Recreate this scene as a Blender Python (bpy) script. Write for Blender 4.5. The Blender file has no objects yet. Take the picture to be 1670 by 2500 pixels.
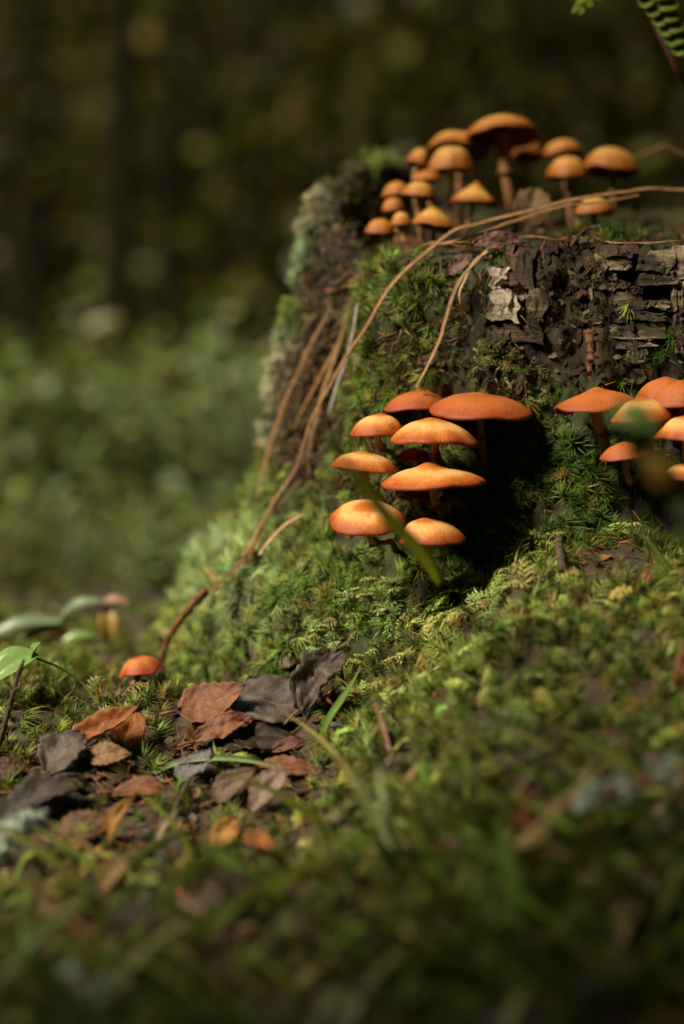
import bpy, math
import numpy as np
from mathutils import Vector, Matrix
from mathutils.bvhtree import BVHTree

rng = np.random.default_rng(11)
R = math.radians
SC = bpy.context.scene
COL = SC.collection

# ------------------------------------------------------------------ camera, world, sun, exposure
CAM = np.array([0.0, -0.9, 0.15])
FPX, CU, CV, PITCH = 4232.0, 835.0, 1250.0, R(2.7)
cd = bpy.data.cameras.new('camera'); cam = bpy.data.objects.new('camera', cd); COL.objects.link(cam)
cam.location = CAM; cam.rotation_euler = (R(90) - PITCH, 0, 0)
cd.sensor_fit = 'VERTICAL'; cd.sensor_height = 36.0; cd.lens = FPX / 2500 * 36.0
cd.clip_start = 0.02; cd.clip_end = 400
cd.dof.use_dof = True; cd.dof.focus_distance = 0.885; cd.dof.aperture_fstop = 2.6
SC.camera = cam

SUN_DIR = np.array([-0.60, -0.42, 0.68]); SUN_DIR /= np.linalg.norm(SUN_DIR)
SUN_EL = math.asin(SUN_DIR[2]); SUN_AZ = math.atan2(SUN_DIR[0], SUN_DIR[1])
W = bpy.data.worlds.new('World'); SC.world = W; W.use_nodes = True
wn = W.node_tree.nodes; wl = W.node_tree.links
bg = wn['Background']
sky = wn.new('ShaderNodeTexSky'); sky.sky_type = 'NISHITA'; sky.sun_disc = False
sky.sun_elevation = SUN_EL; sky.sun_rotation = SUN_AZ; sky.dust_density = 3.0
hs = wn.new('ShaderNodeHueSaturation'); hs.inputs['Saturation'].default_value = 0.2
wl.new(sky.outputs[0], hs.inputs['Color']); wl.new(hs.outputs[0], bg.inputs['Color'])
bg.inputs['Strength'].default_value = 0.075
ld = bpy.data.lights.new('sun', 'SUN'); sun = bpy.data.objects.new('sun', ld); COL.objects.link(sun)
ld.energy = 4.6; ld.angle = R(16); ld.color = (1.0, 0.86, 0.64)
sun.rotation_euler = Vector(-SUN_DIR).to_track_quat('-Z', 'Y').to_euler()
sun.location = tuple(SUN_DIR * 20)
SC.view_settings.view_transform = 'Standard'; SC.view_settings.look = 'None'
SC.view_settings.exposure = 0.9; SC.view_settings.gamma = 1.0
cy = SC.cycles
cy.max_bounces = 5; cy.diffuse_bounces = 3; cy.glossy_bounces = 2; cy.transmission_bounces = 3; cy.transparent_max_bounces = 4
cy.use_denoising = True; cy.caustics_reflective = False; cy.caustics_refractive = False
cy.sample_clamp_indirect = 4.0

# ------------------------------------------------------------------ pixel helpers
FWD = np.array([0, math.cos(PITCH), -math.sin(PITCH)]); UPV = np.array([0, math.sin(PITCH), math.cos(PITCH)])
def ray(u, v):
    return FWD + np.array([1.0, 0, 0]) * ((u - CU) / FPX) + UPV * ((CV - v) / FPX)
def P(u, v, y):
    d = ray(u, v); return CAM + d * ((y - CAM[1]) / d[1])
def proj(p):
    q = np.asarray(p) - CAM
    z = q @ FWD; return CU + FPX * q[..., 0] / z, CV - FPX * (q @ UPV) / z, z
def mpp(y): return (y - CAM[1]) / FPX          # metres per photo pixel at depth y
def smooth(a, b, x):
    t = np.clip((x - a) / (b - a), 0, 1); return t * t * (3 - 2 * t)
def unit(v):
    v = np.asarray(v, float); return v / max(np.linalg.norm(v), 1e-9)

# ------------------------------------------------------------------ vector noise
def _h(ix, iy, iz, s):
    n = (ix * 374761393 + iy * 668265263 + iz * 2147483647 + s * 974634541) & 0xffffffff
    n = ((n ^ (n >> 13)) * 1274126177) & 0xffffffff
    return ((n ^ (n >> 16)) & 0xffff) / 65535.0
def vnoise(p, s=0):
    p = np.asarray(p, float); i = np.floor(p).astype(np.int64); f = p - i; f = f * f * (3 - 2 * f); r = 0
    for a in (0, 1):
        for b in (0, 1):
            for c in (0, 1):
                w = (f[..., 0] if a else 1 - f[..., 0]) * (f[..., 1] if b else 1 - f[..., 1]) * (f[..., 2] if c else 1 - f[..., 2])
                r = r + w * _h(i[..., 0] + a, i[..., 1] + b, i[..., 2] + c, s)
    return r * 2 - 1
def fbm(p, o=4, s=0):
    a, r = 1.0, 0; p = np.asarray(p, float)
    for k in range(o): r = r + a * vnoise(p, s + k); p = p * 2.03; a *= 0.5
    return r

# ------------------------------------------------------------------ mesh helpers
def mesh_from(name, verts, faces, col=None, attrs=None, smooth_=True, uv=None):
    """faces: one (n,k) array or a list of such arrays."""
    verts = np.ascontiguousarray(verts, np.float32)
    fl = faces if isinstance(faces, list) else [faces]
    fl = [np.asarray(f, np.int32) for f in fl if len(f)]
    me = bpy.data.meshes.new(name)
    me.vertices.add(len(verts)); me.vertices.foreach_set('co', verts.ravel())
    loops = np.concatenate([f.ravel() for f in fl]); me.loops.add(len(loops)); me.loops.foreach_set('vertex_index', loops)
    starts, o = [], 0
    for f in fl:
        starts.append(o + np.arange(len(f)) * f.shape[1]); o += f.size
    st = np.concatenate(starts).astype(np.int32)
    me.polygons.add(len(st)); me.polygons.foreach_set('loop_start', st)
    me.update(calc_edges=True)
    if smooth_: me.polygons.foreach_set('use_smooth', np.ones(len(st), bool))
    if col is not None:
        a = me.attributes.new('Col', 'FLOAT_COLOR', 'POINT')
        c = np.ones((len(verts), 4), np.float32); c[:, :3] = col; a.data.foreach_set('color', c.ravel())
    for k, v in (attrs or {}).items():
        a = me.attributes.new(k, 'FLOAT', 'POINT'); a.data.foreach_set('value', np.ascontiguousarray(v, np.float32))
    if uv is not None:
        l = me.uv_layers.new(name='UVMap'); l.data.foreach_set('uv', np.ascontiguousarray(uv[loops], np.float32).ravel())
    return me
def obj(name, me, mat=None, parent=None):
    o = bpy.data.objects.new(name, me); COL.objects.link(o)
    if mat: me.materials.append(mat)
    if parent: o.parent = parent
    return o
def tag(o, label=None, cat=None, group=None, kind=None):
    if label: o['label'] = label
    if cat: o['category'] = cat
    if group: o['group'] = group
    if kind: o['kind'] = kind
    return o
def thing(name, loc, label, cat, group=None):
    o = bpy.data.objects.new(name, None); COL.objects.link(o); o.location = tuple(loc); o.empty_display_size = 0.01
    return tag(o, label, cat, group)
def catmull(pts, n):
    p = np.asarray(pts, float); p = np.vstack([2 * p[0] - p[1], p, 2 * p[-1] - p[-2]])
    m = len(p) - 3; t = np.linspace(0, m, n); i = np.minimum(t.astype(int), m - 1); f = (t - i)[:, None]
    a, b, c, d = p[i], p[i + 1], p[i + 2], p[i + 3]
    return 0.5 * (2 * b + (c - a) * f + (2 * a - 5 * b + 4 * c - d) * f ** 2 + (3 * b - a - 3 * c + d) * f ** 3)
def frames(c):
    t = np.gradient(c, axis=0); t /= np.linalg.norm(t, axis=1)[:, None] + 1e-12
    up = np.array([0.31, 0.22, 0.93]) if abs(t[0] @ np.array([0.31, 0.22, 0.93])) < 0.9 else np.array([1.0, 0, 0])
    a = np.cross(t, up)
    a /= np.linalg.norm(a, axis=1)[:, None] + 1e-12
    return t, a, np.cross(a, t)
def tube(c, r, k=8, cap=True):
    c = np.asarray(c, float); n = len(c); r = np.broadcast_to(r, (n,)); t, a, b = frames(c)
    th = np.arange(k) * 2 * np.pi / k
    v = (c[:, None] + r[:, None, None] * (np.cos(th)[None, :, None] * a[:, None] + np.sin(th)[None, :, None] * b[:, None])).reshape(-1, 3)
    i = np.arange(n - 1)[:, None] * k; j = np.arange(k)[None]; jn = (j + 1) % k
    f = np.stack([i + j, i + jn, i + k + jn, i + k + j], -1).reshape(-1, 4)
    if cap:
        v = np.vstack([v, c[:1], c[-1:]]); e = (n - 1) * k; j = np.arange(k); jn = (j + 1) % k
        f3 = np.vstack([np.stack([jn, j, np.full(k, n * k)], 1), np.stack([e + j, e + jn, np.full(k, n * k + 1)], 1)])
        return v, [f, f3]
    return v, [f]
def join(parts):
    V, F, o = [], {}, 0
    for v, fl in parts:
        for f in (fl if isinstance(fl, list) else [fl]):
            f = np.asarray(f)
            if len(f): F.setdefault(f.shape[1], []).append(f + o)
        V.append(v); o += len(v)
    return np.vstack(V), [np.vstack(x) for x in F.values()]

# ------------------------------------------------------------------ materials
def new_mat(name):
    m = bpy.data.materials.new(name); m.use_nodes = True; nt = m.node_tree
    b = nt.nodes['Principled BSDF']; return m, nt, b
def nd(nt, typ, **kw):
    n = nt.nodes.new(typ)
    for k, v in kw.items():
        if hasattr(n, k): setattr(n, k, v)
        else: n.inputs[k].default_value = v
    return n
def ramp(nt, fac, stops, interp='LINEAR'):
    r = nt.nodes.new('ShaderNodeValToRGB'); r.color_ramp.interpolation = interp; e = r.color_ramp.elements
    while len(e) < len(stops): e.new(0.5)
    for x, (p, c) in zip(e, stops): x.position = p; x.color = (*c, 1) if len(c) == 3 else c
    nt.links.new(fac, r.inputs[0]); return r.outputs[0]
def noise(nt, scale, detail=4, vec=None, rough=0.55, coord='Object'):
    n = nt.nodes.new('ShaderNodeTexNoise'); n.inputs['Scale'].default_value = scale; n.inputs['Detail'].default_value = detail; n.inputs['Roughness'].default_value = rough
    if vec is None:
        tc = nt.nodes.new('ShaderNodeTexCoord'); vec = tc.outputs[coord]
    nt.links.new(vec, n.inputs['Vector']); return n.outputs['Fac']
def mapped(nt, scale, coord='Object'):
    tc = nt.nodes.new('ShaderNodeTexCoord'); mp = nt.nodes.new('ShaderNodeMapping'); mp.inputs['Scale'].default_value = scale
    nt.links.new(tc.outputs[coord], mp.inputs['Vector']); return mp.outputs[0]
def mixc(nt, fac, a, b, mode='MIX'):
    m = nt.nodes.new('ShaderNodeMix'); m.data_type = 'RGBA'; m.blend_type = mode
    for sock, x in ((m.inputs['Factor'], fac), (m.inputs['A'], a), (m.inputs['B'], b)):
        if hasattr(x, 'links') or hasattr(x, 'is_linked'): nt.links.new(x, sock)
        elif isinstance(x, (int, float)): sock.default_value = x
        else: sock.default_value = (*x, 1)
    return [o for o in m.outputs if o.type == 'RGBA'][0]
def bump(nt, b, h, dist, strength=1.0):
    bp = nt.nodes.new('ShaderNodeBump'); bp.inputs['Distance'].default_value = dist; bp.inputs['Strength'].default_value = strength
    nt.links.new(h, bp.inputs['Height']); nt.links.new(bp.outputs[0], b.inputs['Normal'])
def add_translucent(nt, b, color, fac):
    t = nt.nodes.new('ShaderNodeBsdfTranslucent'); mx = nt.nodes.new('ShaderNodeMixShader'); mx.inputs[0].default_value = fac
    nt.links.new(color, t.inputs['Color']); nt.links.new(b.outputs[0], mx.inputs[1]); nt.links.new(t.outputs[0], mx.inputs[2])
    nt.links.new(mx.outputs[0], nt.nodes['Material Output'].inputs['Surface'])
def mat_tinted(name, rough=0.6, trans=0.3, spec=0.3, var=0.3, nscale=300):
    m, nt, b = new_mat(name)
    a = nd(nt, 'ShaderNodeAttribute', attribute_name='Col')
    n = noise(nt, nscale, 2)
    c = mixc(nt, 1.0, a.outputs['Color'], ramp(nt, n, [(0.3, (1 - var,) * 3), (0.7, (1 + var,) * 3)]), 'MULTIPLY')
    nt.links.new(c, b.inputs['Base Color']); b.inputs['Roughness'].default_value = rough; b.inputs['Specular IOR Level'].default_value = spec
    if trans: add_translucent(nt, b, c, trans)
    return m
M = {}
M['moss'] = mat_tinted('moss', 0.55, 0.35, 0.35)
M['lichen'] = mat_tinted('lichen', 0.8, 0.15, 0.2)
M['bgleaf'] = mat_tinted('undergrowth_leaf', 0.45, 0.3, 0.4, nscale=20)
M['needle'] = mat_tinted('needle', 0.5, 0.0, 0.4)
M['grass'] = mat_tinted('grass', 0.42, 0.35, 0.5, 0.15, 120)
M['straw'] = mat_tinted('straw', 0.6, 0.12, 0.35, 0.35, 220)

def mat_soil():
    m, nt, b = new_mat('forest_soil')
    n = noise(nt, 60, 6); n2 = noise(nt, 400, 3)
    c = ramp(nt, n, [(0.3, (0.012, 0.008, 0.004)), (0.55, (0.035, 0.022, 0.011)), (0.75, (0.07, 0.045, 0.02))])
    nt.links.new(c, b.inputs['Base Color']); b.inputs['Roughness'].default_value = 0.9
    bump(nt, b, n2, 0.002, 0.8); return m
M['soil'] = mat_soil()
def mat_stump():
    m, nt, b = new_mat('rotten_stump_wood')
    v = mapped(nt, (90, 90, 22)); n = noise(nt, 1.0, 8, v, 0.65); n2 = noise(nt, 22, 5)
    c = ramp(nt, n, [(0.32, (0.006, 0.004, 0.002)), (0.5, (0.018, 0.012, 0.006)), (0.66, (0.05, 0.032, 0.017)), (0.82, (0.12, 0.085, 0.05))])
    g = ramp(nt, n2, [(0.48, (0, 0, 0)), (0.62, (0.75,) * 3)])
    c2 = mixc(nt, g, c, (0.035, 0.052, 0.012))
    nt.links.new(c2, b.inputs['Base Color']); b.inputs['Roughness'].default_value = 0.8; b.inputs['Specular IOR Level'].default_value = 0.3
    bump(nt, b, n, 0.004, 0.9); return m
M['stump'] = mat_stump()
def mat_bark(name, dark, mid, pale, bias=0.0):
    m, nt, b = new_mat(name)
    v = mapped(nt, (70, 70, 420)); n = noise(nt, 1.0, 6, v, 0.7); n2 = noise(nt, 55, 5); n3 = noise(nt, 900, 2)
    s = nd(nt, 'ShaderNodeMath', operation='ADD'); nt.links.new(n, s.inputs[0]); nt.links.new(n2, s.inputs[1])
    c = ramp(nt, s.outputs[0], [(0.36 - bias, dark), (0.5 - bias, mid), (0.64 - bias, pale)])
    sc = nd(nt, 'ShaderNodeMath', operation='MULTIPLY'); nt.links.new(s.outputs[0], sc.inputs[0]); sc.inputs[1].default_value = 0.5
    c = ramp(nt, sc.outputs[0], [(0.36 - bias, dark), (0.5 - bias, mid), (0.62 - bias, pale)])
    sp = ramp(nt, n3, [(0.35, (0.55,) * 3), (0.6, (1.05,) * 3)])
    nt.links.new(mixc(nt, 1.0, c, sp, 'MULTIPLY'), b.inputs['Base Color']); b.inputs['Roughness'].default_value = 0.75
    b.inputs['Specular IOR Level'].default_value = 0.3
    bump(nt, b, sc.outputs[0], 0.0035, 0.9); return m
M['bark'] = mat_bark('birch_bark', (0.012, 0.008, 0.004), (0.06, 0.045, 0.024), (0.30, 0.235, 0.14))
M['bark_brown'] = mat_bark('brown_bark', (0.008, 0.005, 0.003), (0.04, 0.024, 0.013), (0.13, 0.08, 0.045))
M['bark_pale'] = mat_bark('pale_bark', (0.05, 0.04, 0.028), (0.20, 0.17, 0.12), (0.46, 0.41, 0.32), 0.06)
M['bark_far'] = mat_bark('far_trunk_bark', (0.006, 0.005, 0.003), (0.016, 0.013, 0.007), (0.04, 0.033, 0.02))

M['bark_far'].node_tree.nodes['Principled BSDF'].inputs['Specular IOR Level'].default_value = 0.05

def mat_cap(name, rim, mid, pale, top):
    m, nt, b = new_mat(name)
    a = nd(nt, 'ShaderNodeAttribute', attribute_name='rho')
    n = noise(nt, 85, 5, rough=0.65); mm = nd(nt, 'ShaderNodeMath', operation='MULTIPLY_ADD'); nt.links.new(n, mm.inputs[0]); mm.inputs[1].default_value = 0.42; 
    sub = nd(nt, 'ShaderNodeMath', operation='SUBTRACT'); nt.links.new(a.outputs['Fac'], sub.inputs[0]); sub.inputs[1].default_value = 0.21
    nt.links.new(sub.outputs[0], mm.inputs[2])
    c = ramp(nt, mm.outputs[0], [(0.0, top), (0.22, mid), (0.42, pale), (0.66, pale), (0.84, mid), (0.97, rim)])
    n2 = noise(nt, 900, 3); sp = ramp(nt, n2, [(0.3, (0.78,) * 3), (0.7, (1.08,) * 3)])
    n3 = noise(nt, 2600, 1); sp2 = ramp(nt, n3, [(0.30, (0.35, 0.25, 0.2)), (0.35, (1,) * 3)])
    c = mixc(nt, 1.0, c, sp, 'MULTIPLY'); c = mixc(nt, 0.6, c, sp2, 'MULTIPLY')
    nt.links.new(c, b.inputs['Base Color']); b.inputs['Roughness'].default_value = 0.56; b.inputs['Specular IOR Level'].default_value = 0.3
    b.inputs['Subsurface Weight'].default_value = 0.25; b.inputs['Subsurface Radius'].default_value = (1.0, 0.35, 0.1); b.inputs['Subsurface Scale'].default_value = 0.004
    bump(nt, b, n2, 0.0008, 0.5); return m
M['cap'] = mat_cap('orange_cap', (0.25, 0.048, 0.007), (0.42, 0.125, 0.017), (0.60, 0.32, 0.105), (0.38, 0.10, 0.014))
M['cap_deep'] = mat_cap('deep_orange_cap', (0.24, 0.048, 0.010), (0.31, 0.078, 0.014), (0.36, 0.105, 0.022), (0.40, 0.13, 0.022))
M['cap_tan'] = mat_cap('tan_orange_cap', (0.27, 0.085, 0.010), (0.37, 0.145, 0.018), (0.48, 0.26, 0.065), (0.33, 0.11, 0.012))
M['cap_amber'] = mat_cap('amber_cap', (0.26, 0.075, 0.010), (0.34, 0.115, 0.014), (0.41, 0.165, 0.028), (0.32, 0.10, 0.012))
M['cap_red'] = mat_cap('red_orange_cap', (0.27, 0.04, 0.010), (0.34, 0.08, 0.02), (0.42, 0.14, 0.035), (0.27, 0.04, 0.013))
def mat_simple(name, c1, c2, scale, rough=0.6, trans=0.0, dist=0.0006, spec=0.3, attr=None):
    m, nt, b = new_mat(name); n = noise(nt, scale, 4)
    c = ramp(nt, n, [(0.32, c1), (0.68, c2)])
    nt.links.new(c, b.inputs['Base Color']); b.inputs['Roughness'].default_value = rough; b.inputs['Specular IOR Level'].default_value = spec
    bump(nt, b, n, dist, 0.6)
    if trans: add_translucent(nt, b, c, trans)
    return m
M['gill'] = mat_simple('gills', (0.22, 0.10, 0.03), (0.34, 0.17, 0.06), 300, 0.7, 0.2)
def mat_stem():
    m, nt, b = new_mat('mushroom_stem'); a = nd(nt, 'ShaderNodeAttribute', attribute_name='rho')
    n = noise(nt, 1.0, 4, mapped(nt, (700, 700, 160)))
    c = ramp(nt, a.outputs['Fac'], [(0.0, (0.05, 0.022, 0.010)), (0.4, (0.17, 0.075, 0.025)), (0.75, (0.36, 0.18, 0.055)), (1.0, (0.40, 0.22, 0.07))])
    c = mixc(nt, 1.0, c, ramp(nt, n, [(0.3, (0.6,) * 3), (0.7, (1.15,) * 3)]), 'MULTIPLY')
    nt.links.new(c, b.inputs['Base Color']); b.inputs['Roughness'].default_value = 0.6
    b.inputs['Subsurface Weight'].default_value = 0.15; b.inputs['Subsurface Scale'].default_value = 0.002
    bump(nt, b, n, 0.0006, 0.6); return m
M['stem'] = mat_stem()
M['twig'] = mat_simple('twig', (0.02, 0.013, 0.008), (0.09, 0.06, 0.04), 250, 0.8, 0, 0.001)
M['blacktwig'] = mat_simple('black_twig', (0.005, 0.004, 0.002), (0.014, 0.010, 0.006), 90, 0.9, 0, 0.001, 0.05)
M['redtwig'] = mat_simple('red_twig', (0.04, 0.015, 0.008), (0.20, 0.085, 0.035), 220, 0.7, 0, 0.001)
_leafm = {}
def mat_leaf(c1, c2, rough=0.5, trans=0.2, spec=0.4):
    k = (c1, c2, rough, trans)
    if k in _leafm: return _leafm[k]
    m, nt, b = new_mat('dead_leaf'); uvn = nd(nt, 'ShaderNodeUVMap', uv_map='UVMap')
    sx = nt.nodes.new('ShaderNodeSeparateXYZ'); nt.links.new(uvn.outputs[0], sx.inputs[0])
    ab = nd(nt, 'ShaderNodeMath', operation='ABSOLUTE'); nt.links.new(sx.outputs['X'], ab.inputs[0])
    q = nd(nt, 'ShaderNodeMath', operation='MULTIPLY_ADD'); nt.links.new(ab.outputs[0], q.inputs[0]); q.inputs[1].default_value = -0.32; nt.links.new(sx.outputs['Y'], q.inputs[2])
    w = nd(nt, 'ShaderNodeMath', operation='MULTIPLY'); nt.links.new(q.outputs[0], w.inputs[0]); w.inputs[1].default_value = 7.0
    fr = nd(nt, 'ShaderNodeMath', operation='PINGPONG'); nt.links.new(w.outputs[0], fr.inputs[0]); fr.inputs[1].default_value = 0.5
    lt = nd(nt, 'ShaderNodeMath', operation='LESS_THAN'); nt.links.new(fr.outputs[0], lt.inputs[0]); lt.inputs[1].default_value = 0.045
    lt2 = nd(nt, 'ShaderNodeMath', operation='LESS_THAN'); nt.links.new(ab.outputs[0], lt2.inputs[0]); lt2.inputs[1].default_value = 0.035
    mx = nd(nt, 'ShaderNodeMath', operation='MAXIMUM'); nt.links.new(lt.outputs[0], mx.inputs[0]); nt.links.new(lt2.outputs[0], mx.inputs[1])
    n = noise(nt, 140, 6, rough=0.7); n2 = noise(nt, 1400, 3)
    c = ramp(nt, n, [(0.3, c1), (0.62, c2)])
    vein = mixc(nt, 0.55, c, tuple(min(1, x * 1.5) for x in c2))
    c = mixc(nt, mx.outputs[0], c, vein); c = mixc(nt, 1.0, c, ramp(nt, n2, [(0.3, (0.7,) * 3), (0.65, (1.1,) * 3)]), 'MULTIPLY')
    spots = ramp(nt, noise(nt, 420, 2), [(0.27, (0.2, 0.15, 0.12)), (0.33, (1,) * 3)]); c = mixc(nt, 1.0, c, spots, 'MULTIPLY')
    nt.links.new(c, b.inputs['Base Color']); b.inputs['Roughness'].default_value = rough; b.inputs['Specular IOR Level'].default_value = spec
    ad = nd(nt, 'ShaderNodeMath', operation='MULTIPLY_ADD'); nt.links.new(mx.outputs[0], ad.inputs[0]); ad.inputs[1].default_value = 0.3; nt.links.new(n2, ad.inputs[2])
    bump(nt, b, ad.outputs[0], 0.0008, 0.7); add_translucent(nt, b, c, trans); _leafm[k] = m; return m
#@@STRUCT
# ------------------------------------------------------------------ ground sheet
def _sm(k):
    k = np.array(k); yy = np.linspace(-1.2, 1.6, 561); z = np.interp(yy, k[:, 0], k[:, 1]); w = np.hanning(17); w /= w.sum()
    return yy, np.convolve(np.pad(z, 8, mode='edge'), w, 'valid')
_py, _pl = _sm([(-1.2, -.11), (-.6, -.10), (-.45, -.072), (-.3, -.056), (-.2, -.046), (-.08, -.026), (0.0, .006), (.15, .006), (1.6, 0.0)])
_py, _pr = _sm([(-1.2, -.11), (-.6, -.10), (-.45, -.072), (-.3, -.040), (-.2, -.002), (-.13, .04), (-.06, .078), (.0, .08), (.4, .08), (.9, 0.0), (1.6, 0.0)])
def ground_z(x, y):
    x = np.asarray(x, float); y = np.asarray(y, float)
    p = np.stack([x, y, 0 * x], -1)
    near = 1 - smooth(0.5, 1.4, np.hypot(x, y))
    zl = np.interp(y, _py, _pl); zr = np.interp(y, _py, _pr); m = smooth(-0.035, 0.095, x) * (1 - smooth(0.5, 1.0, x))
    z = zl * (1 - m) + zr * m + 0.010 * fbm(p * 14, 3, 3) * near + 0.004 * fbm(p * 60, 2, 9) * near
    return z + 0.05 * vnoise(p * 0.5, 5) * (1 - near)
def axis(lo, hi, step, far, grow=1.25):
    a = list(np.arange(lo, hi, step)); s = step; v = hi
    while v < far: a.append(v); s *= grow; v += s
    a.append(far); s = step; v = lo
    out = []
    while v > -far: s *= grow; v -= s; out.append(max(v, -far))
    return np.array(out[::-1] + a)
gx, gy = axis(-0.40, 0.42, 0.006, 70), axis(-0.62, 0.6, 0.0065, 70)
GX, GY = np.meshgrid(gx, gy, indexing='ij')
GV = np.stack([GX, GY, ground_z(GX, GY)], -1).reshape(-1, 3)
i = np.arange(len(gx) - 1)[:, None] * len(gy) + np.arange(len(gy) - 1)[None]
GF = np.stack([i, i + len(gy), i + len(gy) + 1, i + 1], -1).reshape(-1, 4)
tag(obj('ground', mesh_from('ground', GV, GF), M['soil']), 'dark brown forest soil under the moss and leaves', kind='structure')

# ------------------------------------------------------------------ stump
SCX, SCY = 0.165, 0.20
_sil = [(840, 408), (765, 530), (733, 700), (697, 850), (660, 1000), (645, 1090), (620, 1180), (570, 1300), (485, 1400), (440, 1500), (385, 1600)]
_sp = np.array([P(u, v, SCY) for u, v in _sil])
_sz, _sr = _sp[::-1, 2], (SCX - _sp[:, 0])[::-1]
def stump_r(th, z, rough=True):
    thd = np.degrees(th)
    r = np.interp(z, _sz, _sr)
    lean = np.maximum(_sr[_sz > 0.22].min(), 0.178)
    front = np.exp(-((thd + 90) / 45) ** 2)
    rf = 0.192 + 0.055 * smooth(0.12, 0.0, z)
    r = r * (1 - front) + rf * front
    back = np.exp(-((np.abs(thd - 60)) / 80) ** 2); r = r * (1 - back) + (0.19 + 0.04 * smooth(0.1, 0, z)) * back
    r = r - 0.020 * np.exp(-((thd + 153) / 10) ** 2) * smooth(0.06, 0.12, z)
    r = r + 0.008 * np.exp(-((thd + 132) / 9) ** 2) * smooth(0.05, 0.12, z)
    if rough:
        q = np.stack([np.cos(th) * 1.0, np.sin(th) * 1.0, z * 2.2], -1)
        r = r + 0.006 * fbm(q * 7, 4, 21) + 0.005 * fbm(np.stack([np.cos(th) * 18, np.sin(th) * 18, z * 16], -1), 3, 31) + 0.0035 * fbm(np.stack([np.cos(th) * 50, np.sin(th) * 50, z * 130], -1), 2, 61)
    return r
_rim = [(-180, .312), (-173, .306), (-166, .290), (-158, .262), (-150, .240), (-130, .237), (-110, .243), (-90, .245), (-45, .25), (0, .255), (85, .275), (105, .30), (122, .326), (138, .334), (150, .330), (165, .322), (180, .312)]
def rim_z(th): 
    a = np.degrees(th); z = np.interp(a, [x[0] for x in _rim], [x[1] for x in _rim])
    return z + 0.006 * vnoise(np.stack([np.cos(th) * 9, np.sin(th) * 9, 0 * th], -1), 40)
def top_z(x, y):
    p = np.stack([x, y, 0 * x], -1)
    return 0.246 + 0.19 * np.clip(y - 0.04, -0.05, 0.3) + 0.006 * fbm(p * 30, 3, 50) - 0.018 * np.exp(-((x - 0.02) / 0.05) ** 2 - ((y - 0.15) / 0.06) ** 2)
def build_stump(rough):
    nt_, nz, nr = 380, 120, 30
    th = np.linspace(-np.pi, np.pi, nt_, endpoint=False); rz = rim_z(th); rings = []
    for k in range(nz):
        f = (k / (nz - 1)); z = -0.05 + f * (rz + 0.05); r = stump_r(th, z, rough)
        r = r - 0.004 * smooth(0.97, 1.0, f)
        rings.append(np.stack([SCX + r * np.cos(th), SCY + r * np.sin(th), z], -1))
    rr = stump_r(th, rz, rough) - 0.004
    for s in np.linspace(0.985, 0.02, nr):
        x, y = SCX + rr * s * np.cos(th), SCY + rr * s * np.sin(th)
        w = smooth(0.0, 0.11, 1 - s); zz = (rz + 0.002) * (1 - w) + top_z(x, y) * w
        rings.append(np.stack([x, y, zz], -1))
    v = np.concatenate(rings); n = len(rings)
    i = np.arange(n - 1)[:, None] * nt_; j = np.arange(nt_)[None]; jn = (j + 1) % nt_
    f = np.stack([i + j, i + jn, i + nt_ + jn, i + nt_ + j], -1).reshape(-1, 4)
    v = np.vstack([v, [[SCX, SCY, float(top_z(np.array(SCX), np.array(SCY)))]]])
    f3 = np.stack([(n - 1) * nt_ + np.arange(nt_), (n - 1) * nt_ + (np.arange(nt_) + 1) % nt_, np.full(nt_, len(v) - 1)], 1)
    return v, f, f3
SV, SF, SF3 = build_stump(True)
SSV, SSF, SSF3 = build_stump(False)
stump = thing('tree_stump', (SCX, SCY, 0.0), 'rotting mossy birch stump carrying the orange mushrooms', 'stump')
SO = np.array([SCX, SCY, 0.0])
obj('trunk', mesh_from('trunk', SV - SO, [SF, SF3]), M['stump'], stump)

bvh_g = BVHTree.FromPolygons(GV.tolist(), GF.tolist())
bvh_s = BVHTree.FromPolygons(SV.tolist(), SF.tolist() + SF3.tolist())
bvh_ss = BVHTree.FromPolygons(SSV.tolist(), SSF.tolist() + SSF3.tolist())
def cast(o, d, trees=None):
    best = None
    for t in (trees or (bvh_g, bvh_s)):
        h = t.ray_cast(Vector(o), Vector(unit(d)))
        if h[0] is not None and (best is None or h[3] < best[2]): best = (np.array(h[0]), np.array(h[1]), h[3])
    if best is None: return None
    p, n, _ = best
    if n @ np.asarray(d) > 0: n = -n
    return p, n
def hit(u, v, trees=None):
    h = cast(CAM, ray(u, v), trees)
    return h if h else (P(u, v, 0.3), np.array([0, 0, 1.0]))
def drop(p): 
    h = cast(np.asarray(p) + [0, 0, 0.0], (0, 0, -1)); return h if h else (np.array([p[0], p[1], 0.0]), np.array([0, 0, 1.0]))

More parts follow.
